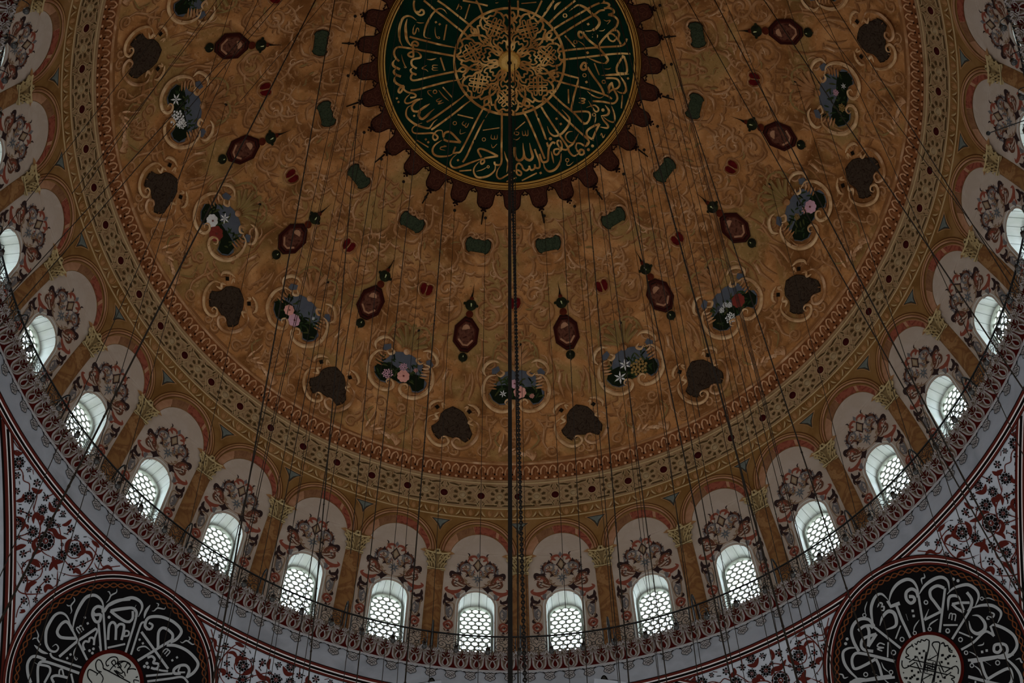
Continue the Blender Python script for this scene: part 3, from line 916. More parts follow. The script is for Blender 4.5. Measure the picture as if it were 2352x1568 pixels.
for side, az, el, mir, nm in ((-1, -44.2, 36.2, 1, 'wall_pendentive_west'), (1, 45.0, 36.2, -1, 'wall_pendentive_east')):
    f = pend(az, el); g = MB()
    strokes(g, FLORAL, f, 'maroon', .01, mir, thin=True)
    strokes(g, FLORAL, f, 'maroon', .01, -mir, thin=True)
    strokes(g, FLORAL, (lambda u, v, d, f=f: f(u * .94 - mir * .1, -v * .94 - .1, d)), 'maroon', .01, mir, thin=True)
    # keep only the field between the borders
    keepF = []; keepM = []
    for fc, mi in zip(g.f, g.m):
        p = g.v[fc[0]]
        if abs(p[0]) < 12.14 and abs(p[1]) < 12.14 and p[2] < 34.60 and (Vector(p) - f(0, 0)).length > 2.6: keepF.append(fc); keepM.append(mi)
    g.f, g.m = keepF, keepM
    o = link('floral_scrollwork', g, origin=f(0, 0))
    tag(o, ('left' if side < 0 else 'right') + ' corner vault painting of maroon tendrils with black rosettes and leaves', 'painted ornament', 'pendentive paintings')
    # roundel
    el2 = 36.2 if side < 0 else 36.3; f = pend(az, el2); rt = empty('calligraphy_roundel', f(0, 0))
    def ringm(mb, r0, r1, m, d, n=96):
        pts = []
        for i in range(n + 1):
            a = 2 * pi * i / n
            pts += [f(r0 * cos(a), r0 * sin(a), d), f(r1 * cos(a), r1 * sin(a), d)]
        mb.tri(pts, [(2 * i, 2 * i + 1, 2 * i + 3, 2 * i + 2) for i in range(n)], m)
    g = MB()
    for a, b in zip([0.01, .5, 1, 1.5, 2.0], [.5, 1, 1.5, 2, 2.52]): ringm(g, a, b, 'ink', .03)
    link('black_ground', g, rt)
    g = MB()
    for a, b, m in ((2.50, 2.53, 'black_paint'), (2.53, 2.585, 'maroon'), (2.585, 2.605, 'line_pale'), (2.605, 2.675, 'black_paint'), (2.675, 2.695, 'line_pale'), (2.695, 2.765, 'maroon'), (2.765, 2.785, 'black_paint')): ringm(g, a, b, m, .036)
    link('striped_border', g, rt)
    g = MB(); nc = 76
    for s in (1, -1):
        for off in (0, .018):
            P = []
            for i in range(nc * 12 + 1):
                t = 2 * pi * i / (nc * 12); r_ = 2.42 + s * .05 * cos(t * nc / 2) + (off if off else 0) - .009; P.append((r_ * cos(t), r_ * sin(t)))
            ribbon(g, P, .011, f, 'cable_orange', .036, smooth=False)
    link('cable_border', g, rt)
    g = MB(); strokes(g, LEFT_STROKES if side < 0 else RIGHT_STROKES, f, 'letter_white', .04, wk=.86)
    # the lower half, hidden below the picture edge, repeats the upper one
    strokes(g, LEFT_STROKES if side < 0 else RIGHT_STROKES, (lambda u, v, d, f=f: f(-u, -v - .1, d)), 'letter_white', .038, wk=.86)
    kf, km = [], []
    for fc, mi in zip(g.f, g.m):
        p = Vector(g.v[fc[0]]); q = (p - f(0, 0)).length
        if .80 < q < 2.36: kf.append(fc); km.append(mi)
    g.f, g.m = kf, km
    link('lettering', g, rt)
    g = MB(); ringm(g, .74 if side < 0 else .79, .84 if side < 0 else .87, 'red_paint', .048); link('red_ring', g, rt)
    g = MB(); ringm(g, .01, .4, 'disc_white', .044); ringm(g, .4, .80, 'disc_white', .044); cd = link('centre_disc', g, rt)
    g = MB(); dd = LEFT_INK if side < 0 else RIGHT_INK
    strokes(g, dd, f, 'ink', .05); strokes(g, dd, (lambda u, v, d, f=f: f(-u, -v, d)), 'ink', .05)
    kf, km = [], []
    for fc, mi in zip(g.f, g.m):
        if (Vector(g.v[fc[0]]) - f(0, 0)).length < .72: kf.append(fc); km.append(mi)
    g.f, g.m = kf, km
    link('centre_lettering', g, cd)
    tag(rt, 'round black calligraphy medallion on the ' + ('left corner vault with knotted vine lettering in its centre' if side < 0 else 'right corner vault with checker dots in its centre'), 'calligraphy roundel', 'black roundels')
# leaf finials rising from the crown of the far arch
for px in (998, 1381):
    az = math.atan2(hit_sphere(px, 1560, Vector((0, 0, Z2)), R2)[0], 12.0)
    def wf(u, v, d=0, az=az): a = az + u / 12.69; return Vector((sin(a) * (12.69 - d), cos(a) * (12.69 - d), 34.84 + v))
    g = MB(); o_ = [(-.42, -.08), (-.36, .05), (-.2, .12), (-.1, .16), (-.05, .3), (0, .36), (.05, .3), (.1, .16), (.2, .12), (.36, .05), (.42, -.08)]
    poly(g, o_, wf, 'slate_dark', .02); ribbon(g, o_, .035, wf, 'black_paint', .03); poly(g, [(-.07, .02), (0, .22), (.07, .02)], wf, 'red_paint', .035); ribbon(g, [(-.3, 0), (-.12, .08), (0, -.03), (.12, .08), (.3, 0)], .03, wf, 'maroon', .035)
    o = link('leaf_finial', g, origin=wf(0, 0)); tag(o, 'painted black edged leaf finial on the grey band, ' + ('left' if px < 1180 else 'right') + ' of the hanging chain', 'painted ornament', 'leaf finials')

# ---------------------------------------------------------------- cornice
def cov(t): return (12.32 + .33 * t, 36.00 - .30 * t)     # red cove profile
def covf(u, t, d=0.0):
    r, z = cov(t); a = T0 + u / 12.5; n = .7; return Vector((sin(a) * (r - d * n), cos(a) * (r - d * n), z - d * n))
cr = MB(); band(cr, None, [cov(0), cov(1)], 184, 'red_paint'); band(cr, None, [(12.65, 35.70), (12.65, 35.66), (12.68, 35.66)], 184, 'pendant_grey')
cornice = link('trim_4', cr); tag(cornice, 'red cove cornice ringing the dome under the iron balustrade', 'cornice', kind='structure')
lp = MB(); NL = 184; du = 2 * pi * 12.5 / NL
AZV = rad(122)
for i in range(NL):
    u0 = (.029 * ST * 12.5) + (i - NL // 2) * du
    if abs(u0 / 12.5) > AZV: continue
    f = lambda x, t, d, u0=u0: covf(u0 + x * du / .42, t, d)
    teard = [(0, .42), (-.05, .56), (-.075, .72), (-.05, .86), (0, .92), (.05, .86), (.075, .72), (.05, .56)]
    out = [(-.17, .28), (-.165, .5), (-.15, .75), (-.09, .93), (0, .98), (.09, .93), (.15, .75), (.165, .5), (.17, .28)]
    ribbon(lp, out, .055, f, 'lace', .012, relief=.01, step=3); ribbon(lp, [(p[0] * .74, .1 + p[1] * .82) for p in out], .05, f, 'khaki', .014, step=3)
    ribbon(lp, teard, .04, f, 'lace', .018, closed=True, step=2, relief=.01)
    for s in (-1, 1):
        ribbon(lp, [(s * .03, .45), (s * .10, .40), (s * .13, .28), (s * .09, .2), (s * .05, .3)], .032, f, 'lace', .02, step=3)
        ribbon(lp, [(s * .17, .30), (s * .21, .16), (s * .15, .02), (s * .08, .1)], .045, f, 'lace', .02, step=3)
        for a, b in ((.06, -.02), (.12, -.08), (.19, -.12)): ribbon(lp, [(s * .02 + s * a * .6, .16), (s * a, .0), (s * a * 1.25, b)], .045, f, 'lace', .05 + a * .3, 't', relief=.012, step=2)
    for s in (-1, 1):
        ribbon(lp, [(s * .06, .50), (s * .12, .52), (s * .15, .40), (s * .19, .44)], .03, f, 'khaki', .03, 't', step=2); ribbon(lp, [(0, .40), (s * .05, .30), (s * .02, .2)], .035, f, 'khaki', .03, 't', step=2)
        for q in range(4): ribbon(lp, [(s * .20, .30 - .04 * q), (s * (.145 - .012 * q), .20 - .08 * q), (s * (.11 - .02 * q), .06 - .09 * q)], .048, f, 'lace' if q % 2 == 0 else 'khaki', .04 + .014 * q, 't', relief=.012, step=2)
    ribbon(lp, [(-.02, .2), (0, -.02), (0, -.16)], .06, f, 'khaki', .05, 't', relief=.02, step=2)
    ribbon(lp, [(.21, .2), (.21, .0), (.215, -.16)], .075, f, 'khaki', .07, 't', relief=.03, step=2)
    for s in (-1, 1): ribbon(lp, [(.21 + s * .02, .12), (.21 + s * .07, .0), (.21 + s * .1, -.1)], .035, f, 'lace', .085, 't', relief=.01, step=2)
link('acanthus_loops', lp, cornice)
pd = MB(); NP = 148; dp = 2 * pi * 12.66 / NP
for i in range(NP):
    a0 = T0 + .092 * ST + (i - NP // 2) * 2 * pi / NP
    if abs(a0) > AZV: continue
    def f(u, v, d=0, a0=a0): a = a0 + u / 12.66; return Vector((sin(a) * (12.675 - d), cos(a) * (12.675 - d), 35.63 + v))
    h = dp / 2
    o_ = [(-h, 0), (-h * .55, -.06), (-.11, -.13), (-.13, -.2), (-.15, -.24), (-.11, -.31), (-.04, -.34), (0, -.385), (.04, -.34), (.11, -.31), (.15, -.24), (.13, -.2), (.11, -.13), (h * .55, -.06), (h, 0)]
    poly(pd, o_, f, 'pendant_grey', .006); ribbon(pd, o_, .018, f, 'black_paint', .01, smooth=False)
    for s in (-1, 1):
        ribbon(pd, [(s * .02, -.1), (s * .09, -.16), (s * .06, -.24), (s * .1, -.27)], .016, f, 'black_paint', .012, step=2)
        ribbon(pd, [(s * h * .7, -.02), (s * .1, -.06), (s * .03, -.03), (0, -.07)], .03, f, 'black_paint', .012, step=2)
        ribbon(pd, [(0, -.17), (s * .05, -.21), (0, -.26), (s * .05, -.3)], .018, f, 'black_paint', .012, step=2)
link('pendant_leaves', pd, cornice)

# ---------------------------------------------------------------- bands at the foot of the dome
A1 = rad(126)
def frieze_at(n, off=0):
    for i in range(n):
        a = T0 + (i + off) * 2 * pi / n
        if a > pi: a -= 2 * pi
        if abs(a) < A1:
            yield (lambda u, v, d, a=a: sph(a + u / R / cos(v / R), v / R, d))
g = MB(); vroll(g, 5.775, 5.815, .03, 256, 'frieze_light'); band(g, None, [vring(5.815, .012), vring(6.13, .012)], 256, 'ochre')
vroll(g, 6.12, 6.18, .03, 256, 'frieze_light')
for f in frieze_at(128, .5):
    dot(g, 0, 5.97, .062, f, 'ochre_pale', .016, 12, .10, bump=.05); ribbon(g, [(-.09, 6.09), (-.095, 5.96), (0, 5.85), (.095, 5.96), (.09, 6.09)], .022, f, 'scroll_mid', .016, relief=.012, step=2)
    for s in (-1, 1):
        ribbon(g, [(s * .13, 5.86), (s * .2, 5.93), (s * .25, 6.05)], .05, f, 'frieze_light', .016, 't', relief=.02, step=2); ribbon(g, [(s * .17, 5.85), (s * .24, 5.9), (s * .29, 5.98)], .03, f, 'ochre_line', .015, 't', step=2)
o = link('trim_5', g); tag(o, 'ochre egg and leaf moulding just above the window arches', 'moulding', kind='structure')
g = MB(); band(g, None, [vring(6.18, .01), vring(6.6, .01), vring(7.02, .01)], 256, 'frieze'); vroll(g, 7.0, 7.06, .03, 256, 'frieze_light'); vroll(g, 7.06, 7.15, .05, 256, 'frieze')
frieze = link('trim_6', g, smooth=False); tag(frieze, 'broad stone coloured rosette frieze around the foot of the dome', 'frieze', kind='structure')
gr, gb_, gl, gc = MB(), MB(), MB(), MB()
for kk, f in enumerate(frieze_at(64)):
    dot(gr, 0, 6.57, .115, f, 'garnet', .03, 16, bump=.05); ribbon(gl, circle(0, 6.57, .125, 14), .03, f, 'frieze_light', .02, closed=True, step=1, relief=.02)
    for s in (-1, 1):
        ribbon(gc, [(s * .05, 6.95), (s * .1, 6.86), (s * .04, 6.76)], .05, f, 'frieze_cut', .014, 't', step=2); ribbon(gc, [(s * .05, 6.22), (s * .1, 6.30), (s * .04, 6.39)], .05, f, 'frieze_cut', .014, 't', step=2)
        ribbon(gc, [(s * .12, 6.93), (s * .28, 6.92), (s * .42, 6.88), (s * .5, 6.93)], .06, f, 'frieze_cut', .014, 't', step=2); ribbon(gc, [(s * .12, 6.24), (s * .5, 6.25)], .05, f, 'frieze_cut', .014, smooth=False)
        ribbon(gl, [(s * .1, 6.98), (s * .14, 6.88), (s * .3, 6.86), (s * .5, 6.84)], .02, f, 'frieze_light', .022, relief=.012, step=2); ribbon(gl, [(s * .1, 6.2), (s * .13, 6.3), (s * .5, 6.3)], .02, f, 'frieze_light', .022, relief=.012, step=2)
        ribbon(gl, [(s * .03, 6.95), (s * .12, 6.74), (s * .2, 6.62)], .02, f, 'frieze_light', .022, relief=.012, step=2); ribbon(gl, [(s * .03, 6.2), (s * .12, 6.4), (s * .2, 6.52)], .02, f, 'frieze_light', .022, relief=.012, step=2)
        for a in (.25, -.25): ribbon(gc, [(s * .17, 6.57 + a * .5), (s * .26, 6.57 + a * .9)], .07, f, 'frieze_cut', .014, 't')
for f in frieze_at(64, .5):
    dot(gb_, 0, 6.57, .09, f, 'frieze_boss', .03, 14, bump=.06); ribbon(gl, circle(0, 6.57, .115, 14), .035, f, 'frieze_light', .02, closed=True, step=1, relief=.03)
    for i in range(8):
        a = pi / 8 + i * pi / 4; c_, s_ = cos(a), sin(a)
        poly(gc, [(c_ * .17 - s_ * .03, 6.57 + s_ * .17 + c_ * .03), (c_ * .26 - s_ * .05, 6.57 + s_ * .26 + c_ * .05), (c_ * .30, 6.57 + s_ * .30), (c_ * .26 + s_ * .05, 6.57 + s_ * .26 - c_ * .05), (c_ * .17 + s_ * .03, 6.57 + s_ * .17 - c_ * .03)], f, 'frieze_cut', .016)
        ribbon(gl, [(cos(a - .39) * .15, 6.57 + sin(a - .39) * .15), (cos(a - .39) * .3, 6.57 + sin(a - .39) * .3), (cos(a) * .33, 6.57 + sin(a) * .33)], .018, f, 'frieze_light', .022, relief=.01, step=2)
link('garnet_bosses', gr, frieze); link('pale_bosses', gb_, frieze); link('raised_strapwork', gl, frieze); link('pierced_leaves', gc, frieze)
g = MB(); band(g, None, [vring(7.14, .008), vring(7.40, .008), vring(7.66, .008)], 256, 'cornice_brown')
for f in frieze_at(256):
    ribbon(g, [(-.11, 7.30), (-.10, 7.48), (0, 7.60), (.09, 7.50), (.06, 7.38)], .05, f, 'cornice_leaf', .02, relief=.03, step=2)
    ribbon(g, [(0, 7.28), (.01, 7.5)], .06, f, 'scroll_light', .03, 't', relief=.03, step=2); dot(g, .12, 7.34, .035, f, 'lappet_edge', .012, 8)
    dot(g, .03, 7.20, .045, f, 'cornice_leaf', .02, 8, bump=.03); dot(g, .11, 7.20, .025, f, 'lappet_edge', .012, 6)
o = link('trim_7', g); tag(o, 'dark brown acanthus leaf band above the rosette frieze', 'moulding', kind='structure')
g = MB(); vroll(g, 7.66, 7.74, .06, 256, 'scroll_light'); vroll(g, 7.74, 7.79, .02, 256, 'scroll_mid')
o = link('trim_8', g); tag(o, 'thin rounded tan moulding at the foot of the dome painting', 'moulding', kind='structure')
# ---------------------------------------------------------------- painted scrollwork of the dome, one sector repeated
random.seed(7)
sw = MB(); F0 = secf(0)
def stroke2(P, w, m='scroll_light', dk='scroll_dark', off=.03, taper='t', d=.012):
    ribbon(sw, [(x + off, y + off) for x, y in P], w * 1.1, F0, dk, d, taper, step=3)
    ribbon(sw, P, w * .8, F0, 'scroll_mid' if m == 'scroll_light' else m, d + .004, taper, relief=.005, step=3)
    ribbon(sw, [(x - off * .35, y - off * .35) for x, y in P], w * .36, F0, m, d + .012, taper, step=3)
def spiral(cx, cy, r, a0, turns, flip=1, m='scroll_light', w=.07):
    P = []
    n = int(8 * turns) + 2
    for i in range(n + 1):
        t = i / n; a = a0 + flip * t * turns * 2 * pi; q = r * (1 - t) ** .8 + .03; P.append((cx + q * cos(a), cy + q * sin(a)))
    stroke2(P, w, m, taper='a')
def leaf(x, y, a, L, m='scroll_light', w=.09, bend=.3):
    P = [(x, y), (x + L * .5 * cos(a) - bend * L * .4 * sin(a), y + L * .5 * sin(a) + bend * L * .4 * cos(a)), (x + L * cos(a + bend), y + L * sin(a + bend))]
    stroke2(P, w, m)
def acanthus(x, y, a, L, s=1, m='scroll_light', n=4):
    def at(t): b = a + s * .5 * (t - .5); return x + L * t * cos(b), y + L * t * sin(b)
    for i in range(n):
        t = (i + .3) / n; px, py = at(t); q = L * (.50 - .30 * t); sd = s if i % 2 else -s
        leaf(px, py, a + sd * .75, q, m, .085, sd * 1.1)
        if i % 2 == 0: leaf(px, py, a - sd * .9, q * .7, 'scroll_mid', .06, -sd * 1.2)
    stroke2([at(0), at(.5), at(1)], .085, m); ex, ey = at(1); spiral(ex, ey, L * .13, a, 1.0, s, m, .05)
def hw(p): return R * sin(p / R) * pi / 16         # half width of the sector
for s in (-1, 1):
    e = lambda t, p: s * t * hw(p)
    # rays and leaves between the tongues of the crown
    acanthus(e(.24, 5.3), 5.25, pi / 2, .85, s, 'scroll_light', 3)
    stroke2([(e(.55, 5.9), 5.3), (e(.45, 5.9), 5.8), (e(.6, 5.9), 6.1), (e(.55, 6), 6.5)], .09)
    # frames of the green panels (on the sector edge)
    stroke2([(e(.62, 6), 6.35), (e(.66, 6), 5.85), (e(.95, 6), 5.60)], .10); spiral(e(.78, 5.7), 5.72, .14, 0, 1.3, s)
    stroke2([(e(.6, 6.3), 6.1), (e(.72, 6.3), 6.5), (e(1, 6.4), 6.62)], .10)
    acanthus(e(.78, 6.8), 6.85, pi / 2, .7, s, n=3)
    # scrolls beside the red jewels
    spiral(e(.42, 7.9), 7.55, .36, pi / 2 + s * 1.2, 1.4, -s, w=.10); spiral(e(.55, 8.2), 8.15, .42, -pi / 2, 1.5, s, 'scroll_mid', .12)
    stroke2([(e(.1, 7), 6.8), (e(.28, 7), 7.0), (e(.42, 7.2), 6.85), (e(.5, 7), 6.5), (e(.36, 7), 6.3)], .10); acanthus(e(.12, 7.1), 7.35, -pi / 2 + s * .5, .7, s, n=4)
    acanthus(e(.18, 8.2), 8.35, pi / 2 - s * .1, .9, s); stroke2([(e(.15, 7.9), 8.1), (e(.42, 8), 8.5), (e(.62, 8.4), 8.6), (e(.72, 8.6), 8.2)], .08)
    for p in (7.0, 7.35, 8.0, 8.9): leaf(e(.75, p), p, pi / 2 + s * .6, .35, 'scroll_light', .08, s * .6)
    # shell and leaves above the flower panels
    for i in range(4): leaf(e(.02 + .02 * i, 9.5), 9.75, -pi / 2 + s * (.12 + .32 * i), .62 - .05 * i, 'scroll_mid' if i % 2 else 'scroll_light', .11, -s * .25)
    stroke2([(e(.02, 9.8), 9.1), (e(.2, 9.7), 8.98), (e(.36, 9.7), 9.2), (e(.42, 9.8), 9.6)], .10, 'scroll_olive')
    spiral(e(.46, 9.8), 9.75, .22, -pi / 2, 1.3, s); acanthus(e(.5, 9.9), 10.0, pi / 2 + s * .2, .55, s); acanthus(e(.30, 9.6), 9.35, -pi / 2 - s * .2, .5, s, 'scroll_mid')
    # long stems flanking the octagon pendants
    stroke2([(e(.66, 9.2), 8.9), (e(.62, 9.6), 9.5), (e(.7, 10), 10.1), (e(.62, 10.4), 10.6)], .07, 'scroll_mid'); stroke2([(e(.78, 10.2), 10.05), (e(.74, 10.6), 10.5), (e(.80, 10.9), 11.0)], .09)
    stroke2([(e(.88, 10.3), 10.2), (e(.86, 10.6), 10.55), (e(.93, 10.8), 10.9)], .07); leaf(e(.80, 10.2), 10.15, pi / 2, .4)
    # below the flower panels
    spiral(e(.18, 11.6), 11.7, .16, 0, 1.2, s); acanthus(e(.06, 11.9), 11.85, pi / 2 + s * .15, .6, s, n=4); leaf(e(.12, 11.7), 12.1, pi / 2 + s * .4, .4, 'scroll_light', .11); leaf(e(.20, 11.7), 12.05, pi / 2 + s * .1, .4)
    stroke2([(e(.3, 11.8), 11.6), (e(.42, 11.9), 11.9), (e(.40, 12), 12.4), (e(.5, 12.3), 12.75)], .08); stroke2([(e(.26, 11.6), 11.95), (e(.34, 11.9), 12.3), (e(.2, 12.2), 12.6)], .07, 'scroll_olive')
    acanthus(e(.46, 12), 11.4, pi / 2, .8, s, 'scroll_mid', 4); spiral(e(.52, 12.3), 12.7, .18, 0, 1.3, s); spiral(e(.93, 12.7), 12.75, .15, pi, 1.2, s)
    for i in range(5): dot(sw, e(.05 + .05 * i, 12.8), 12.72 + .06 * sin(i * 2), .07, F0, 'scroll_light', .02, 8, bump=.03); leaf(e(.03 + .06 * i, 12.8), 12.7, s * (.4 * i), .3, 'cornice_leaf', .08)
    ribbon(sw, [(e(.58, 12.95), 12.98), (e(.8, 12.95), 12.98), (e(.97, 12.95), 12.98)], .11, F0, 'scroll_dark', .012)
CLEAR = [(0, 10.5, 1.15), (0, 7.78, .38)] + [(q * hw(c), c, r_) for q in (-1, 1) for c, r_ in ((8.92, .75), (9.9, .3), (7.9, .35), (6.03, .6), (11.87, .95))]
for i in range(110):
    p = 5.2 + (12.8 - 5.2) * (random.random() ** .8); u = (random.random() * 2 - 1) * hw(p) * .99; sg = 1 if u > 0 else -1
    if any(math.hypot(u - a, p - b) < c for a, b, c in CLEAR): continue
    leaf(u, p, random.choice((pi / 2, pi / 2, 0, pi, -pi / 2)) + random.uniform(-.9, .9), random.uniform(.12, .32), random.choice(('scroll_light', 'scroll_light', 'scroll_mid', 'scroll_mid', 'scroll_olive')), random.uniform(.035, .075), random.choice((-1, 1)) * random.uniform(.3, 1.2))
# soft olive and tan clouds of colour between the ornaments
sw_o = sph(T0, 1.0)
s0 = link('painted_scrollwork', sw, origin=sw_o); s0.parent = ceiling; s0.location = sw_o
for k in range(-10, 11, 2):
    if k:
        c = s0.copy(); SC.collection.objects.link(c); c.parent = ceiling; a = -k * ST; c.location = Matrix.Rotation(a, 3, 'Z') @ sw_o; c.rotation_euler = (0, 0, a)

# ---------------------------------------------------------------- painted motifs of the dome
def lift(f, h=.03): return lambda u, v, d=0.0: f(u, v, d + h)
def repeat(root, k0, ks, lab):
    for k in ks:
        o = root if k == k0 else spin(root, k - k0)
        o['label'] = lab.format(pos((abs(k) + 1) // 2 * (1 if k > 0 else -1)))
# octagon pendants
f = lift(tang(1, 51.4)); rt = empty('octagon_pendant', f(0, 0)); X0 = .05
oc = [(-.06, .57), (.16, .54), (.41, .25), (.41, -.22), (.17, -.53), (-.06, -.53), (-.33, -.25), (-.33, .24)]
sc_ = lambda q, P=oc: [(X0 + (x - X0) * q, y * q) for x, y in P]
g = MB(); poly(g, sc_(1.06), f, 'edge_dark', .02); ribbon(g, sc_(.93), .10, f, 'oct_red', .024, smooth=False, closed=True, relief=.03); ribbon(g, sc_(.76), .05, f, 'oct_red2', .03, smooth=False, closed=True, relief=.02); link('octagonal_frame', g, rt)
g = MB(); poly(g, sc_(.72), f, 'oct_panel', .034); ribbon(g, [sc_(.62)[i] for i in (6, 5, 4)] + [sc_(.62)[3]], .06, f, 'pink_plaster', .038, smooth=False); poly(g, circle(.02, .18, .13, 10, .17), f, 'pink_plaster', .036); link('marbled_panel', g, rt)
g = MB(); dot(g, .06, .99, .185, f, 'bead_green', .02, 16, bump=.08); poly(g, [(.05, 1.05), (.04, 1.02), (.06, .93), (.08, .93), (.085, 1.02)], f, 'glint', .11)
for s in (-1, 1): dot(g, .06 + s * .2, 1.0 - s * .02, .05, f, 'bead_green', .02, 8, bump=.03)
link('upper_bead', g, rt)
g = MB(); dot(g, .06, .69, .12, f, 'bead_red', .02, 12, bump=.05); link('link_bead', g, rt)
g = MB(); dot(g, .04, -.73, .15, f, 'bead_green', .02, 14, bump=.07); poly(g, [(.0, -.82), (.04, -.93), (.08, -.82)], f, 'bead_green', .02); poly(g, [(.02, -.74), (.04, -.67), (.06, -.74)], f, 'glint', .10); link('lower_bead', g, rt)
g = MB(); dot(g, .06, 1.2, .07, f, 'bead_red', .02, 10, bump=.04); poly(g, [(.01, 1.24), (.09, 1.24), (.085, 1.4), (.07, 1.74), (.055, 1.4)], f, 'edge_dark', .022); link('spire', g, rt)
tag(rt, 'x', 'painted pendant', 'octagonal pendants'); repeat(rt, 1, range(-11, 12, 2), 'dark red octagonal pendant with green beads, {}')
# green panels
f = lift(tang(1, 63.9)); rt = empty('green_cartouche', f(0, 0))
P = [(-.40, .04), (-.36, .2), (-.27, .27), (-.16, .2), (-.08, .22), (.08, .22), (.16, .2), (.27, .27), (.38, .18), (.40, .02), (.34, -.14), (.25, -.21), (.2, -.17), (-.2, -.17), (-.25, -.21), (-.34, -.14)]
g = MB(); poly(g, [(x * 1.06, y * 1.08) for x, y in P], f, 'edge_dark', .02); poly(g, P, f, 'green_panel', .024); link('panel', g, rt)
g = MB()
for s in (-1, 1): ribbon(g, [(s * .12, .42), (s * .02, .33), (s * .1, .25), (s * .17, .33)], .06, f, 'scroll_light', .03, 't', relief=.02); ribbon(g, [(s * .22, .32), (s * .42, .26), (s * .50, .06), (s * .43, -.16)], .07, f, 'scroll_light', .03, 't', relief=.02); ribbon(g, [(s * .40, -.24), (s * .2, -.30), (s * .04, -.25)], .05, f, 'scroll_light', .03, 't', relief=.02)
link('scroll_frame', g, rt)
tag(rt, 'x', 'painted panel', 'green panels'); repeat(rt, 1, range(-11, 12, 2), 'small dark green scalloped panel near the crown, {}')
# red jewels
f = lift(tang(0, 56.3)); rt = empty('red_jewel', f(0, 0)); g = MB()
for s in (-1, 1): poly(g, [(s * .02, .13), (s * .10, .19), (s * .18, .14), (s * .2, .0), (s * .15, -.13), (s * .05, -.19), (s * .02, -.1)], f, 'gem_red', .024)
ribbon(g, [(0, .1), (.01, 0), (0, -.1)], .02, f, 'scroll_light', .03, smooth=False); link('gem', g, rt)
g = MB(); ribbon(g, [(-.05, .22), (-.2, .2), (-.26, .02), (-.18, -.18), (0, -.27), (.18, -.18), (.26, .02), (.2, .2), (.05, .22)], .045, f, 'scroll_light', .022, relief=.02); dot(g, 0, .2, .05, f, 'scroll_light', .03, 8, bump=.03); link('rim', g, rt)
tag(rt, 'x', 'painted jewel', 'red jewels'); repeat(rt, 0, range(-10, 11, 2), 'small split red jewel midway up the dome, {}')
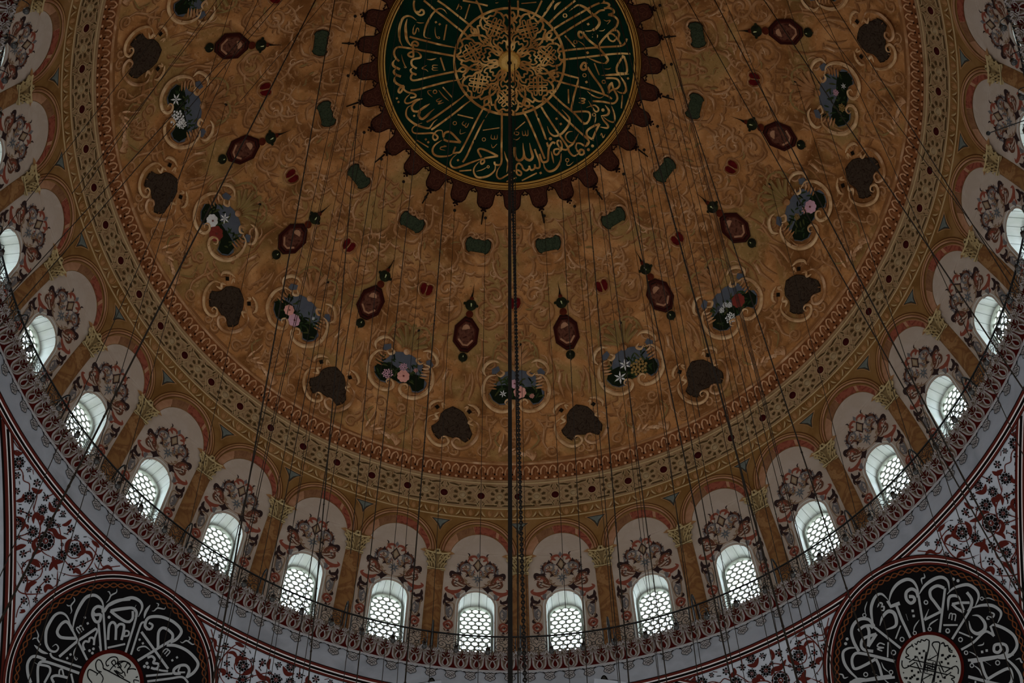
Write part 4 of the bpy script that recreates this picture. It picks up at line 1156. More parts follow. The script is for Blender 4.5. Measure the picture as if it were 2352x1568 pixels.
# flower panels
f = tang(0, 44.2)
def flower_panel(k, plan):
    rt = empty('flower_medallion', tang(k, 44.2)(0, 0)); f = lift(tang(k, 44.2))
    P = [(-.44, .53), (-.13, .62), (.21, .61), (.42, .54), (.56, .50), (.64, .38), (.65, .19), (.83, .1), (.78, -.02), (.9, -.11), (.87, -.35), (.71, -.50), (.53, -.54), (.43, -.38), (.27, -.30), (.05, -.40), (-.14, -.31), (-.25, -.36), (-.36, -.52), (-.53, -.52), (-.74, -.38), (-.86, -.15), (-.78, -.04), (-.62, -.01), (-.71, .2), (-.56, .24), (-.49, .34)]
    g = MB(); poly(g, P, f, 'sky_blue', .02); poly(g, [(-.76, .50), (-.76, .66), (-.55, .76), (-.50, .62), (-.63, .50)], f, 'sky_blue', .02); poly(g, [(.68, .58), (.80, .67), (.94, .53), (.87, .34), (.73, .44)], f, 'sky_blue', .02); link('sky_ground', g, rt)
    g = MB(); rnd = random.Random(k * 31 + 5); poly(g, [(-.84, -.12), (-.70, .1), (-.35, .14), (0, .02), (.4, .06), (.78, .04), (.85, -.3), (.70, -.47), (.53, -.5), (.4, -.34), (.05, -.36), (-.3, -.33), (-.4, -.48), (-.55, -.49), (-.74, -.35)], f, 'leaf_dark', .024)
    for i in range(46):
        x, y = rnd.uniform(-.7, .7), rnd.uniform(-.4, .3); a = rnd.uniform(0, pi); L = rnd.uniform(.12, .26)
        ribbon(g, [(x, y), (x + L * cos(a) * .5, y + L * .5 * sin(a) + .02), (x + L * cos(a), y + L * sin(a))], .055, f, rnd.choice(('leaf_dark', 'leaf_green', 'leaf_green', 'leaf_olive')), .028, 't', step=2)
    link('foliage', g, rt)
    for (x, y, r_, m, kind) in plan:
        g = MB()
        if kind == 'rose':
            for q, n in ((1, 8), (.72, 7), (.45, 5)):
                for i in range(n): a = 2 * pi * i / n + q * 3; dot(g, x + r_ * q * .62 * cos(a), y + r_ * q * .62 * sin(a), r_ * .42 * (.6 + .4 * q), f, m, .034 + (1 - q) * .03, 9, bump=.02)
            dot(g, x, y, r_ * .16, f, 'petal_core', .075, 8)
        elif kind == 'lily':
            for i in range(6): a = 2 * pi * i / 6 + .3; poly(g, [(x, y), (x + r_ * .5 * cos(a - .3), y + r_ * .5 * sin(a - .3)), (x + r_ * cos(a), y + r_ * sin(a)), (x + r_ * .5 * cos(a + .3), y + r_ * .5 * sin(a + .3))], f, m, .036)
        else:
            for i in range(26): a = i * 2.4; q = (i / 26) ** .5; dot(g, x + r_ * q * cos(a), y + r_ * q * sin(a), r_ * .17, f, m, .036, 6, bump=.012)
        o = link('flower', g, rt)
    g = MB()
    for s in (-1, 1):
        ribbon(g, [(s * .62, .45), (s * .85, .42), (s * 1.0, .22), (s * 1.06, -.05), (s * 1.0, -.36), (s * .82, -.60), (s * .58, -.74), (s * .3, -.74), (s * .12, -.6), (s * .14, -.42), (s * .28, -.36), (s * .36, -.46), (s * .28, -.55)], .13, f, 'frame_light', .05, 't', relief=.05)
        ribbon(g, [(s * .9, .0), (s * .92, -.3), (s * .72, -.55), (s * .5, -.62)], .06, f, 'scroll_mid', .045, 't', relief=.02)
        ribbon(g, [(s * .95, .42), (s * 1.04, .62), (s * .9, .84), (s * .68, .92), (s * .5, .84)], .11, f, 'frame_light', .05, 't', relief=.04)
        for i in range(4): ribbon(g, [(s * (.70 + .07 * i), .86 - .05 * i), (s * (.73 + .08 * i), .78 - .06 * i)], .025, f, 'scroll_dark', .075, smooth=False)
        for i in range(6): a = -.2 - .32 * i; ribbon(g, [(s * .97 * cos(a), -.02 + .66 * sin(a)), (s * 1.06 * cos(a), -.02 + .76 * sin(a))], .022, f, 'scroll_dark', .082, smooth=False)
        ribbon(g, [(s * .5, .62), (s * .38, .52), (s * .5, .42), (s * .62, .5)], .09, f, 'frame_light', .05, 't', relief=.04)
        for i in range(4): ribbon(g, [(s * .62, .30 - .1 * i), (s * (.76 + .03 * i), .34 - .1 * i), (s * (.86 + .02 * i), .44 - .14 * i)], .07, f, 'scroll_mid' if i % 2 else 'scroll_light', .036, 't', relief=.03)
    link('scroll_frame', g, rt)
    g = MB()
    for i in range(7):
        a = pi / 2 + (i - 3) * .33; L = .98 - .06 * abs(i - 3); ribbon(g, [(.2 * cos(a), .62 + .2 * sin(a)), (.06 * (i - 3) + L * .6 * cos(a), .62 + L * .6 * sin(a)), (L * cos(a) + .03 * (i - 3), .62 + L * sin(a))], .13, f, 'scroll_olive' if k % 4 else 'scroll_mid', .024, 'a', relief=.04); ribbon(g, [(.25 * cos(a), .62 + .25 * sin(a)), (L * .92 * cos(a), .62 + L * .92 * sin(a))], .045, f, 'scroll_light', .066, 't')
    dot(g, 0, .66, .10, f, 'scroll_light', .04, 12, bump=.05); link('shell_crest', g, rt)
    return rt
PLANS = {0: ('two pink roses over dark leaves', [(.12, -.12, .2, 'petal_pink', 'rose'), (-.05, .16, .15, 'petal_mauve', 'rose'), (-.42, -.16, .13, 'petal_white', 'lily'), (.5, -.25, .08, 'petal_pink', 'puff')]),
 -2: ('a peach rose and pale snowballs', [(.12, -.13, .2, 'petal_pink', 'rose'), (-.38, -.22, .17, 'petal_mauve', 'puff'), (.04, .16, .13, 'petal_mauve', 'puff'), (.45, .18, .07, 'petal_pink', 'puff')]),
 -4: ('a pair of mauve roses', [(-.02, -.22, .2, 'petal_mauve', 'rose'), (-.33, -.06, .17, 'petal_pink', 'rose'), (.45, .22, .07, 'petal_white', 'lily')]),
 -6: ('a white rose above dark red blooms', [(-.3, -.2, .2, 'petal_white', 'rose'), (.1, -.3, .24, 'petal_red', 'rose'), (-.12, .2, .18, 'petal_white', 'lily')]),
 -8: ('tall white lilac and an iris', [(.15, -.25, .24, 'petal_white', 'puff'), (.35, -.12, .16, 'petal_white', 'puff'), (-.42, -.22, .2, 'petal_white', 'lily')]),
 -10: ('yellow blooms against blue', [(-.3, -.2, .2, 'petal_gold', 'puff'), (.3, -.1, .12, 'petal_white', 'lily')]),
 2: ('a white lily and golden primroses', [(-.42, -.22, .22, 'petal_white', 'lily'), (.25, -.12, .28, 'petal_gold', 'puff'), (-.15, .12, .2, 'petal_white', 'lily')]),
 4: ('white snowballs beside a dark red peony', [(-.22, -.28, .17, 'petal_white', 'puff'), (.3, -.02, .22, 'petal_red', 'rose'), (-.3, .1, .09, 'petal_white', 'puff'), (-.12, .16, .09, 'petal_white', 'puff'), (.0, .06, .09, 'petal_white', 'puff')]),
 6: ('a single mauve rose and orange buds', [(.3, -.1, .2, 'petal_mauve', 'rose'), (.1, .02, .13, 'petal_pink', 'lily'), (-.2, .15, .1, 'petal_gold', 'puff')]),
 8: ('small pale blossoms in deep foliage', [(.15, .05, .1, 'petal_mauve', 'puff'), (-.25, -.2, .12, 'petal_gold', 'puff'), (.4, -.2, .1, 'petal_white', 'lily')]),
 10: ('grey leaves and faint white flowers', [(-.2, -.1, .14, 'petal_white', 'lily'), (.3, -.2, .12, 'petal_white', 'puff')])}
for k, (lab, plan) in PLANS.items(): tag(flower_panel(k, plan), 'painted flower medallion with ' + lab + (', left part of the dome' if k < 0 else ', right part of the dome' if k > 0 else ', on the middle axis'), 'painted medallion', 'flower medallions')
# umber medallions
def umber(k0):
    f = lift(tang(k0, 38.57)); rt = empty('umber_medallion', f(0, 0))
    P = [(-.63, -.17), (-.50, -.06), (-.42, .05), (-.40, .27), (-.28, .42), (-.06, .56), (.12, .50), (.28, .42), (.40, .26), (.47, .1), (.52, -.02), (.63, -.24), (.58, -.42), (.45, -.55), (.33, -.48), (.22, -.40), (.08, -.45), (-.1, -.42), (-.2, -.5), (-.37, -.56), (-.5, -.45), (-.6, -.3)]
    g = MB(); poly(g, [(x * 1.04, y * 1.04) for x, y in P], f, 'edge_dark', .018); poly(g, P, f, 'umber_panel', .022)
    for sx in (-.55, .48): poly(g, circle(sx, .48, .085, 4), f, 'edge_dark', .022)
    link('panel', g, rt)
    g = MB()
    for s in (-1, 1):
        ribbon(g, [(s * .62, .2), (s * .80, .08), (s * .84, -.2), (s * .74, -.5), (s * .48, -.76), (s * .2, -.78), (s * .06, -.62), (s * .14, -.48), (s * .27, -.50), (s * .27, -.62), (s * .2, -.62)], .11, f, 'frame_light' if s < 0 else 'scroll_light', .05, 't', relief=.05)
        ribbon(g, [(s * .40, .70), (s * .62, .66), (s * .78, .50), (s * .76, .34)], .10, f, 'frame_light', .05, 't', relief=.04)
        ribbon(g, [(s * .46, .30), (s * .58, .22), (s * .50, .10), (s * .66, .02)], .09, f, 'frame_light', .05, 't', relief=.04); ribbon(g, [(s * .30, .56), (s * .40, .62), (s * .36, .46)], .07, f, 'frame_light', .05, 't', relief=.03)
        for i in range(5): a = -.1 - .33 * i; ribbon(g, [(s * .72 * cos(a), .0 + .64 * sin(a)), (s * .80 * cos(a), .0 + .74 * sin(a))], .022, f, 'scroll_dark', .082, smooth=False)
        for i in range(3): ribbon(g, [(s * (.55 + .07 * i), .64 - .05 * i), (s * (.51 + .07 * i), .57 - .05 * i)], .022, f, 'scroll_dark', .076, smooth=False)
    link('scroll_frame', g, rt); tag(rt, 'x', 'painted medallion', 'umber medallions'); return rt
repeat(umber(1), 1, range(-11, 12, 2), 'brown scroll framed medallion low on the dome, {}')
# tongue shaped lappets around the gold rim
def lappet(k0, spiked):
    f0 = secf(k0); f = lambda u, v, d=0: f0(u, 4.13 + v, d); rt = empty('scalloped_lappet', f(0, .3))
    h = [(.405, 0), (.38, .10), (.31, .14), (.27, .22), (.255, .40), (.24, .52), (.17, .62), (.08, .66)]
    P = h + [(-x, y) for x, y in h[::-1]]
    g = MB(); poly(g, P, f, 'lappet', .02); ribbon(g, P, .03, f, 'lappet_edge', .024, smooth=False)
    for s in (-1, 1): ribbon(g, [(s * .03, .5), (s * .16, .42), (s * .12, .3), (s * .04, .34)], .018, f, 'lappet_line', .026, step=3); ribbon(g, [(s * .02, .2), (s * .14, .2), (s * .2, .1), (s * .12, .06)], .018, f, 'lappet_line', .026, step=3)
    ribbon(g, [(0, .08), (.05, .2), (-.03, .3), (0, .45)], .018, f, 'lappet_line', .026, step=3); link('tongue', g, rt)
    g = MB()
    for x, y, r_ in ((0, .68, .07), (-.06, .74, .035), (.06, .74, .035), (0, .80, .03), (-.09, .64, .04), (.09, .64, .04)): dot(g, x, y, r_, f, 'lappet_edge', .026, 8, bump=.02)
    link('tip_beads', g, rt); g = MB(); 
    for s in (-1, 1): ribbon(g, [(s * .405, .16), (s * .36, .20), (s * .33, .14), (s * .37, .10)], .04, f, 'lappet_edge', .028, step=3)
    link('side_curls', g, rt)
    if spiked: g = MB(); poly(g, [(-.028, .78), (-.018, 1.18), (.018, 1.18), (.028, .78)], f, 'edge_dark', .026); link('spike', g, rt)
    tag(rt, 'x', 'painted lappet', 'lappets around the gold rim'); return rt
repeat(lappet(1, True), 1, range(-15, 16, 2), 'dark spiked tongue at the gold rim, {}')
repeat(lappet(0, False), 0, range(-14, 15, 2), 'dark rounded tongue at the gold rim, {}')

# ---------------------------------------------------------------- the great calligraphy disc
rt = empty('calligraphy_disc', (0, 0, Z0 + R))
def discring(mb, r0, r1, m, d0, d1, n=128):
    pts = []
    for i in range(n + 1): a = 2 * pi * i / n; pts += [discf(r0 * cos(a), r0 * sin(a), d0), discf(r1 * cos(a), r1 * sin(a), d1)]
    mb.tri(pts, [(2 * i, 2 * i + 1, 2 * i + 3, 2 * i + 2) for i in range(n)], m)
g = MB()
for a, b in zip([.01, .8, 1.6, 2.4, 3.2], [.8, 1.6, 2.4, 3.2, 3.92]): discring(g, a, b, 'disc_green', .03, .03)
link('green_ground', g, rt)
g = MB()
prof = [(3.89, .03, 'gold_dark'), (3.905, .09, 'gold_rim'), (3.94, .13, 'gold_rim'), (3.955, .12, 'gold_dark'), (3.995, .09, 'gold_rim'), (4.02, .12, 'gold_rim'), (4.03, .11, 'gold_dark'), (4.05, .10, 'gold_rim'), (4.07, .12, 'gold_dark'), (4.10, .09, 'gold_rim'), (4.12, .10, 'gold_dark'), (4.15, .01, 'gold_dark')]
for (a, d0, m_), (b, d1, _) in zip(prof, prof[1:]): discring(g, a, b, m_, d0, d1)
link('gilded_rim', g, rt)
g = MB(); strokes(g, DISC_STROKES, discf, 'gilding', .036); link('gilded_lettering', g, rt)
g = MB(); discring(g, 1.68, 1.76, 'gilding', .036, .036)
for k in range(7):
    th = rad(-8.7 + 360 / 7 * k); wd_ = .058
    def pl(a, r_): t = th + a * 2 * pi / 7; return (r_ * 1.72 * cos(t), r_ * 1.72 * sin(t))
    cx, cy = pl(0, .70)
    def kn(p, q): return (cx + 1.72 * (p * cos(th) - q * sin(th)), cy + 1.72 * (p * sin(th) + q * cos(th)))
    for s in (1, -1):
        c45, s45 = cos(pi / 4), s * sin(pi / 4)
        for off in (-.045, .045):
            P = [(-.15, off - .028), (.13, off - .028), (.16, off), (.13, off + .028), (-.15, off + .028), (-.175, off)] if off > 0 or s > 0 else [(-.13, off - .028), (.15, off - .028), (.175, off), (.15, off + .028), (-.13, off + .028), (-.16, off)]
            ribbon(g, [kn(x * c45 - y * s45, x * s45 + y * c45) for x, y in P], wd_ * .72, discf, 'gilding', .04, closed=True, step=2)
    ribbon(g, [kn(-.20, 0), kn(-.165, .035), kn(-.13, 0), kn(-.165, -.035)], wd_ * .7, discf, 'gilding', .04, smooth=False, closed=True)
    for s in (1, -1):
        A = lambda *L: [pl(s * a, r_) for a, r_ in L]
        ribbon(g, A((-.0, .93), (.08, .90), (.16, .95), (.24, .92), (.30, .86), (.36, .88), (.42, .80), (.5, .74), (.58, .68)), wd_, discf, 'gilding', .036, step=3); dot(g, *pl(s * .16, .97), .05, discf, 'gilding', .038, 8)
        ribbon(g, A((.24, .92), (.30, .80), (.26, .72), (.32, .64), (.30, .55), (.42, .50), (.5, .42), (.6, .36), (.56, .28), (.5, .2)), wd_, discf, 'gilding', .036, step=3)
        ribbon(g, A((.5, .94), (.44, .86), (.5, .78), (.46, .70), (.40, .62), (.5, .56)), wd_, discf, 'gilding', .036, step=3)
        ribbon(g, A((0, .50), (.12, .46), (.22, .50), (.34, .44), (.30, .34), (.42, .28), (.30, .2)), wd_ * .9, discf, 'gilding', .036, step=3); ribbon(g, A((-.1, .40), (.0, .36), (.12, .40), (.26, .36), (.2, .26), (.3, .2)), wd_ * .9, discf, 'gilding', .036, step=3)
        ribbon(g, A((.14, .56), (.24, .58), (.36, .56), (.43, .64)), wd_ * .9, discf, 'gilding', .036, step=3)
    ribbon(g, [pl(.5, .62), pl(.44, .555), pl(.5, .49), pl(.56, .555)], wd_ * .8, discf, 'gilding', .038, smooth=False, closed=True)
link('interlaced_knotwork', g, rt)
g = MB(); nb = 32; pts = []; prof = [(.36, .04), (.34, .12), (.26, .19), (.14, .23), (.06, .20)]
for r_, d in prof:
    for i in range(nb * 2): a = pi * i / nb; q = r_ * (1 if i % 2 else .94); pts.append(discf(q * cos(a), q * sin(a), d))
g.tri(pts, [(r_ * 64 + i, r_ * 64 + (i + 1) % 64, (r_ + 1) * 64 + (i + 1) % 64, (r_ + 1) * 64 + i) for r_ in range(4) for i in range(64)], 'gold_rim'); dot(g, 0, 0, .075, discf, 'black_paint', .21, 12); link('fluted_boss', g, rt)
tag(rt, 'large green disc with gilded calligraphy and rim at the crown of the dome', 'calligraphy disc')
# ---------------------------------------------------------------- one bay of the window drum
CH = 'the central hanging chain'
def bpos(k): return pos(k)
f = bayf(.5)
# white wall panel (plaster) of the bay: structure, with the window opening cut out
def arcpts(cx, cy, r, a0, a1, n=18): return [(cx + r * cos(rad(a0 + (a1 - a0) * i / n)), cy + r * sin(rad(a0 + (a1 - a0) * i / n))) for i in range(n + 1)]
g = MB()
P = [(-1.04, .02), (1.04, .02), (1.04, 4.36), (.95, 4.42)] + arcpts(.03, 4.27, .94, 10, 166) + [(-.88, 4.46), (-1.04, 4.36)]
poly(g, P, f, 'plaster', .012, [opening(0)], L=.9)
ribbon(g, opening(.075)[1:-1] + [opening(.075)[-1], opening(.075)[0]],   .03, f, 'plaster_white', .02, smooth=False)
wp = link('wall_panel', g, origin=f(0, 2)); tag(wp, 'x', 'wall panel', 'white wall panels around the windows', 'structure')
# window: structure
def wloc(x, z, dep): a = T0 + .5 * ST; rr = 13.36 + dep; return Vector((sin(a) * rr + cos(a) * x, cos(a) * rr - sin(a) * x, z))
o_ = opening(); zz = lambda v: Z0 + R * sin(v / R)
wr = empty('window_1', f(0, .2))
g = MB(); pts = []; n = len(o_)
for x, v in o_: pts += [f(x, v, 0), wloc(x * .985, zz(v) - .01, 0)]
g.tri(pts, [(2 * i, 2 * i + 1, 2 * ((i + 1) % n) + 1, 2 * ((i + 1) % n)) for i in range(n)], 'plaster_white')
for i in (5, 8, 11, 14, 17, 20): 
    if i < n: a_, b_ = f(o_[i][0], o_[i][1], .0), wloc(o_[i][0] * .985, zz(o_[i][1]) - .01, 0); c_ = Vector((0, 0, .012)); g.tri([a_ - c_, a_ - c_ + Vector((.012, 0, 0)), b_ - c_ + Vector((.012, 0, 0)), b_ - c_], [(0, 1, 2, 3)], 'joint')
link('reveal', g, wr)
inn = [(x * .845, v if v < 1 else 2.56 + (v - 2.56) * .87 if v > 2.56 else v) for x, v in o_]
g = MB(); A = [wloc(x * 1.06, zz(v) + (.05 if v > 2.6 else 0), 0) for x, v in o_]; B = [wloc(x, zz(v), 0) for x, v in inn]; Cc = [wloc(x, zz(v), .10) for x, v in inn]
for Q0, Q1 in ((A, B), (B, Cc)):
    pts = [p for ab in zip(Q0, Q1) for p in ab]; g.tri(pts, [(2 * i, 2 * i + 1, 2 * ((i + 1) % n) + 1, 2 * ((i + 1) % n)) for i in range(n)], 'lattice')
tube(g, [wloc(x * 1.03, zz(v), -.02) for x, v in inn[1:]] + [wloc(inn[0][0] * 1.03, zz(inn[0][1]), -.02)], .018, 'lattice', 5)
link('window_frame', g, wr)
g = MB(); sp = .215; rh = .084; nr = 16; zt = zz(3.05)
for j in range(16):
    z = zt - .12 - j * sp * .866
    for i in range(-3, 4):
        x = i * sp + (sp / 2 if j % 2 else 0)
        if abs(x) > .56 or z < zz(.05): continue
        if (z - zz(2.56)) > 0 and math.hypot(x, (z - zz(2.56)) * 1.0) > .58: continue
        hexp = []; holep = []
        for q in range(12):
            a = 2 * pi * q / 12 + pi / 6; hr = sp / 2 / max(abs(cos((a - pi / 3 * round(a / (pi / 3))))), .5); hexp.append((x + hr * cos(a), z + hr * sin(a)))
            holep.append((x + rh * cos(a), z + rh * sin(a)))
        pts = [wloc(p[0], p[1], .06) for p in hexp] + [wloc(p[0], p[1], .06) for p in holep] + [wloc(p[0], p[1], .08) for p in holep]
        g.tri(pts, [(q, (q + 1) % 12, 12 + (q + 1) % 12, 12 + q) for q in range(12)] + [(12 + q, 12 + (q + 1) % 12, 24 + (q + 1) % 12, 24 + q) for q in range(12)], 'lattice')
# solid margin behind the frame closes the grid
lat = link('lattice', g, wr)
g = MB(); big = [wloc(x * 1.5, zz(v) + (.35 if v > 2.6 else 0), .1) for x, v in o_]; pts = [p for ab in zip(Cc, big) for p in ab]
g.tri(pts, [(2 * i, 2 * i + 1, 2 * ((i + 1) % n) + 1, 2 * ((i + 1) % n)) for i in range(n)], 'lattice'); link('outer_frame', g, wr)
g = MB(); g.tri([wloc(-.5, zz(.1), .09), wloc(.5, zz(.1), .09), wloc(.5, zz(3.1), .09), wloc(-.5, zz(3.1), .09)], [(0, 1, 2, 3)], 'glass'); link('pane', g, wr)
tag(wr, 'x', 'window', 'arched drum windows', 'structure')
# arabesque above the window (right half drawn, mirrored); units read off the wall
def AV(y): return 4.536 - .00396 * (y - 370) if y < 690 else 3.27 - .0043 * (y - 690)
SX = .00336
ar = empty('painted_arabesque', f(0, 3.9))
def A_(P, s=1): return [(s * x * SX, AV(y)) for x, y in P]
def part(nm, items):
    g = MB()
    for it in items:
        kind, m_, w, P = it
        for s in (1, -1):
            if kind == 'p': poly(g, A_(P, s), f, m_, .024)
            elif kind == 'c': ribbon(g, A_(P, s), w * SX * 1.3, f, m_, .02, closed=True)
            else: ribbon(g, A_(P, s), w * SX * 1.35, f, m_, .02, kind)
    link(nm, g, ar)
g = MB(); poly(g, A_([(0, 365), (18, 392), (0, 415), (-18, 392)]), f, 'ara_grey', .024); poly(g, A_([(0, 422), (46, 484), (0, 546), (-46, 484)]), f, 'ara_dark', .026); poly(g, A_([(0, 438), (34, 484), (0, 528), (-34, 484)]), f, 'ara_tan', .029); poly(g, A_([(0, 452), (22, 484), (0, 514), (-22, 484)]), f, 'ara_cream', .032)
link('diamond', g, ar)
part('red_scrolls', [('t', 'ara_red', 20, [(8, 425), (25, 402), (60, 405), (80, 425), (62, 442)]), ('t', 'ara_red', 18, [(45, 445), (70, 430), (84, 440)]), ('t', 'ara_red', 30, [(135, 705), (180, 735), (240, 742), (280, 722), (262, 700)]), ('t', 'ara_red', 24, [(200, 770), (235, 745), (275, 735)]),
    ('t', 'ara_red', 16, [(155, 770), (185, 790), (200, 765)]), ('c', 'ara_red', 16, [(240, 1005), (275, 1030), (262, 1065), (232, 1075), (205, 1045), (215, 1012)]), ('t', 'ara_red', 18, [(215, 1060), (240, 1030), (265, 1045)]), ('t', 'ara_red', 14, [(205, 620), (180, 600), (150, 640)])])
part('brown_scrolls', [('t', 'ara_brown', 18, [(70, 470), (110, 458), (155, 480), (168, 520), (140, 550)]), ('t', 'ara_brown', 20, [(238, 600), (205, 585), (160, 600), (130, 635), (150, 665)]), ('t', 'ara_brown', 18, [(210, 620), (225, 655), (205, 685), (165, 690)]), ('t', 'ara_tan', 10, [(0, 688), (60, 680), (105, 645), (118, 600)]),
    ('t', 'ara_tan', 16, [(20, 560), (60, 590), (80, 560), (60, 520)]), ('t', 'ara_brown', 16, [(90, 575), (110, 540), (150, 545)]), ('t', 'ara_brown', 14, [(60, 650), (110, 665), (170, 640), (150, 610)]), ('c', 'ara_tan', 7, [(200, 850), (278, 850), (278, 870), (262, 980), (215, 980)]), ('t', 'ara_brown', 10, [(200, 1000), (205, 1090)]), ('t', 'ara_brown', 12, [(120, 690), (160, 680), (190, 660)]), ('t', 'ara_tan', 12, [(130, 500), (110, 520), (80, 510)])])
part('dark_leaves', [('p', 'ara_dark', 0, [(112, 432), (134, 478), (110, 470), (88, 468)]), ('t', 'ara_dark', 26, [(150, 600), (170, 572), (205, 572), (238, 562), (246, 592), (228, 612)]), ('p', 'ara_dark', 0, [(160, 535), (176, 578), (150, 575)]), ('p', 'ara_dark', 0, [(222, 548), (242, 580), (215, 575)]),
    ('p', 'ara_dark', 0, [(45, 690), (80, 683), (100, 665), (112, 690), (148, 715), (110, 722), (100, 742), (75, 715)]), ('t', 'ara_dark', 26, [(278, 755), (275, 800), (225, 818), (212, 790)]), ('t', 'ara_dark', 20, [(276, 790), (286, 840), (265, 868), (225, 860)]), ('t', 'ara_dark', 16, [(232, 860), (262, 855), (280, 835)]),
    ('t', 'ara_dark', 22, [(262, 960), (272, 990), (250, 1000)]), ('p', 'ara_dark', 0, [(235, 1075), (255, 1100), (225, 1100)]), ('p', 'ara_dark', 0, [(90, 560), (112, 598), (70, 585)]), ('p', 'ara_dark', 0, [(235, 1045), (255, 1035), (250, 1060)]), ('t', 'ara_dark', 12, [(165, 490), (176, 515), (168, 540)]), ('p', 'ara_dark', 0, [(172, 478), (182, 500), (165, 498)])])
part('grey_leaves', [('c', 'ara_grey', 14, [(110, 480), (150, 500), (150, 535), (110, 545), (75, 520), (75, 490)]), ('c', 'ara_grey', 10, [(240, 870), (270, 905), (255, 950), (225, 960), (208, 915)]), ('t', 'ara_grey', 26, [(150, 745), (170, 765), (160, 795)]), ('t', 'ara_grey', 22, [(225, 880), (255, 920), (230, 955)]), ('t', 'ara_grey', 14, [(30, 520), (50, 560), (40, 600)]), ('t', 'ara_grey', 16, [(190, 510), (180, 540), (195, 560)]), ('t', 'ara_grey', 18, [(60, 720), (90, 760), (150, 790)][1:])])
g = MB()
for i in range(7): a = pi / 2 + 2 * pi * i / 7; ribbon(g, [(.01, AV(608)), (.17 * cos(a), AV(608) + .17 * sin(a))], .09, f, 'ara_blue', .022, 'b', smooth=False)
ribbon(g, A_([(0, 640), (0, 678)]), .16, f, 'ara_grey', .021, 't', smooth=False); dot(g, 0, AV(608), .05, f, 'ara_grey', .028, 8); dot(g, 0, AV(608), .025, f, 'ara_cream', .031, 6); link('grey_rosette', g, ar)
g = MB(); ra = random.Random(11)
for i in range(46):
    th = ra.uniform(.05, 1.45); rr_ = ra.uniform(.5, 1.18) * (1 - .12 * th)
    x, v = .80 * rr_ * sin(th), 3.22 + 1.12 * rr_ * cos(th) * .98
    if v < 3.3 and x < .62: continue
    b = th + ra.uniform(-.9, .9); L = ra.uniform(.08, .17); m_ = ra.choice(('ara_dark', 'ara_brown', 'ara_brown', 'ara_grey', 'ara_red', 'ara_tan')); cv_ = ra.choice((-1, 1)) * .5
    for s in (-1, 1): ribbon(g, [(s * x, v), (s * (x + L * .5 * sin(b) + cv_ * L * .5 * cos(b)), v + L * .5 * cos(b) - cv_ * L * .5 * sin(b)), (s * (x + L * sin(b)), v + L * cos(b))], .045, f, m_, .017, 't', step=3)
for i in range(12):
    v = 1.25 + i * .13; u_ = .82 + .07 * ra.uniform(-1, 1); m_ = ra.choice(('ara_dark', 'ara_brown', 'ara_grey', 'ara_red')); b = ra.uniform(-1.2, 1.2)
    for s in (-1, 1): ribbon(g, [(s * u_, v), (s * (u_ + .05 * cos(b)), v + .06), (s * (u_ + .10 * sin(b)), v + .12)], .04, f, m_, .017, 't', step=3)
link('small_leaves', g, ar)
tag(ar, 'x', 'painted arabesque', 'arabesques over the drum windows')
# arch over the panel
ac = empty('painted_arch', f(0, 4.5)); g = MB()
for r_, w, m_, h in ((1.26, .03, 'ochre_line', 0), (1.225, .045, 'ochre_pale', .03), (1.19, .02, 'ochre_line', 0), (1.15, .06, 'pink_plaster', .03), (1.105, .018, 'ochre_line', 0)): ribbon(g, arcpts(0, 4.47, r_, 2, 178, 30), w, f, m_, .014, smooth=False, relief=h)
link('arch_moulding', g, ac)
def inlay(a0, a1, m_):
    n = 10; ro = lambda a: 1.11 - (.06 if a < 60 else 0); P = []
    for i in range(n + 1): a = a0 + (a1 - a0) * i / n; P.append((-.0 + 1.06 * cos(rad(a)), 4.40 + 1.09 * sin(rad(a))))
    for i in range(n, -1, -1): a = a0 + (a1 - a0) * i / n; P.append((.03 + .955 * cos(rad(a)), 4.27 + .955 * sin(rad(a))))
    g = MB(); poly(g, P, f, m_, .02); return g
g = MB(); ribbon(g, arcpts(0, 4.36, 1.03, 8, 172, 24), .17, f, 'pink_plaster', .013, smooth=False); link('arch_ground', g, ac)
for a0, a1, m_ in ((13, 52, 'marble_red'), (58, 100, 'marble_red'), (101, 135, 'marble_brown'), (136, 166, 'pink_plaster')): link('marble_inlay', inlay(a0, a1, m_), ac)
tag(ac, 'x', 'painted arch', 'arches of the window arcade')
# pier: column shaft, neck ring and capital, between two bays
f = bayf(1); cl = empty('painted_column', f(0, .1))
g = MB(); n = 8
for v0, v1 in ((.02, 1.3), (1.3, 2.6), (2.6, 3.76)):
    pts = []
    for v in (v0, v1):
        for i in range(n + 1): x = -.25 + .5 * i / n; pts.append(f(x, v, .015 + .10 * cos(pi * (x / .5)) ** .7 if abs(x) < .25 else .01))
    g.tri(pts, [(i, i + 1, n + 2 + i, n + 1 + i) for i in range(n)], 'marble_ochre')
link('shaft', g, cl, smooth=True)
g = MB(); ribbon(g, [(-.28, 3.79), (0, 3.75), (.28, 3.79)], .07, f, 'capital_light', .06, relief=.09, smooth=False); ribbon(g, [(-.27, 3.74), (.27, 3.74)], .02, f, 'capital_dark', .12, smooth=False); link('neck_ring', g, cl)
cp = MB(); poly(cp, [(-.24, 3.80), (.24, 3.80), (.27, 4.05), (.38, 4.36), (.30, 4.42), (-.30, 4.42), (-.38, 4.36), (-.27, 4.05)], f, 'capital', .04)
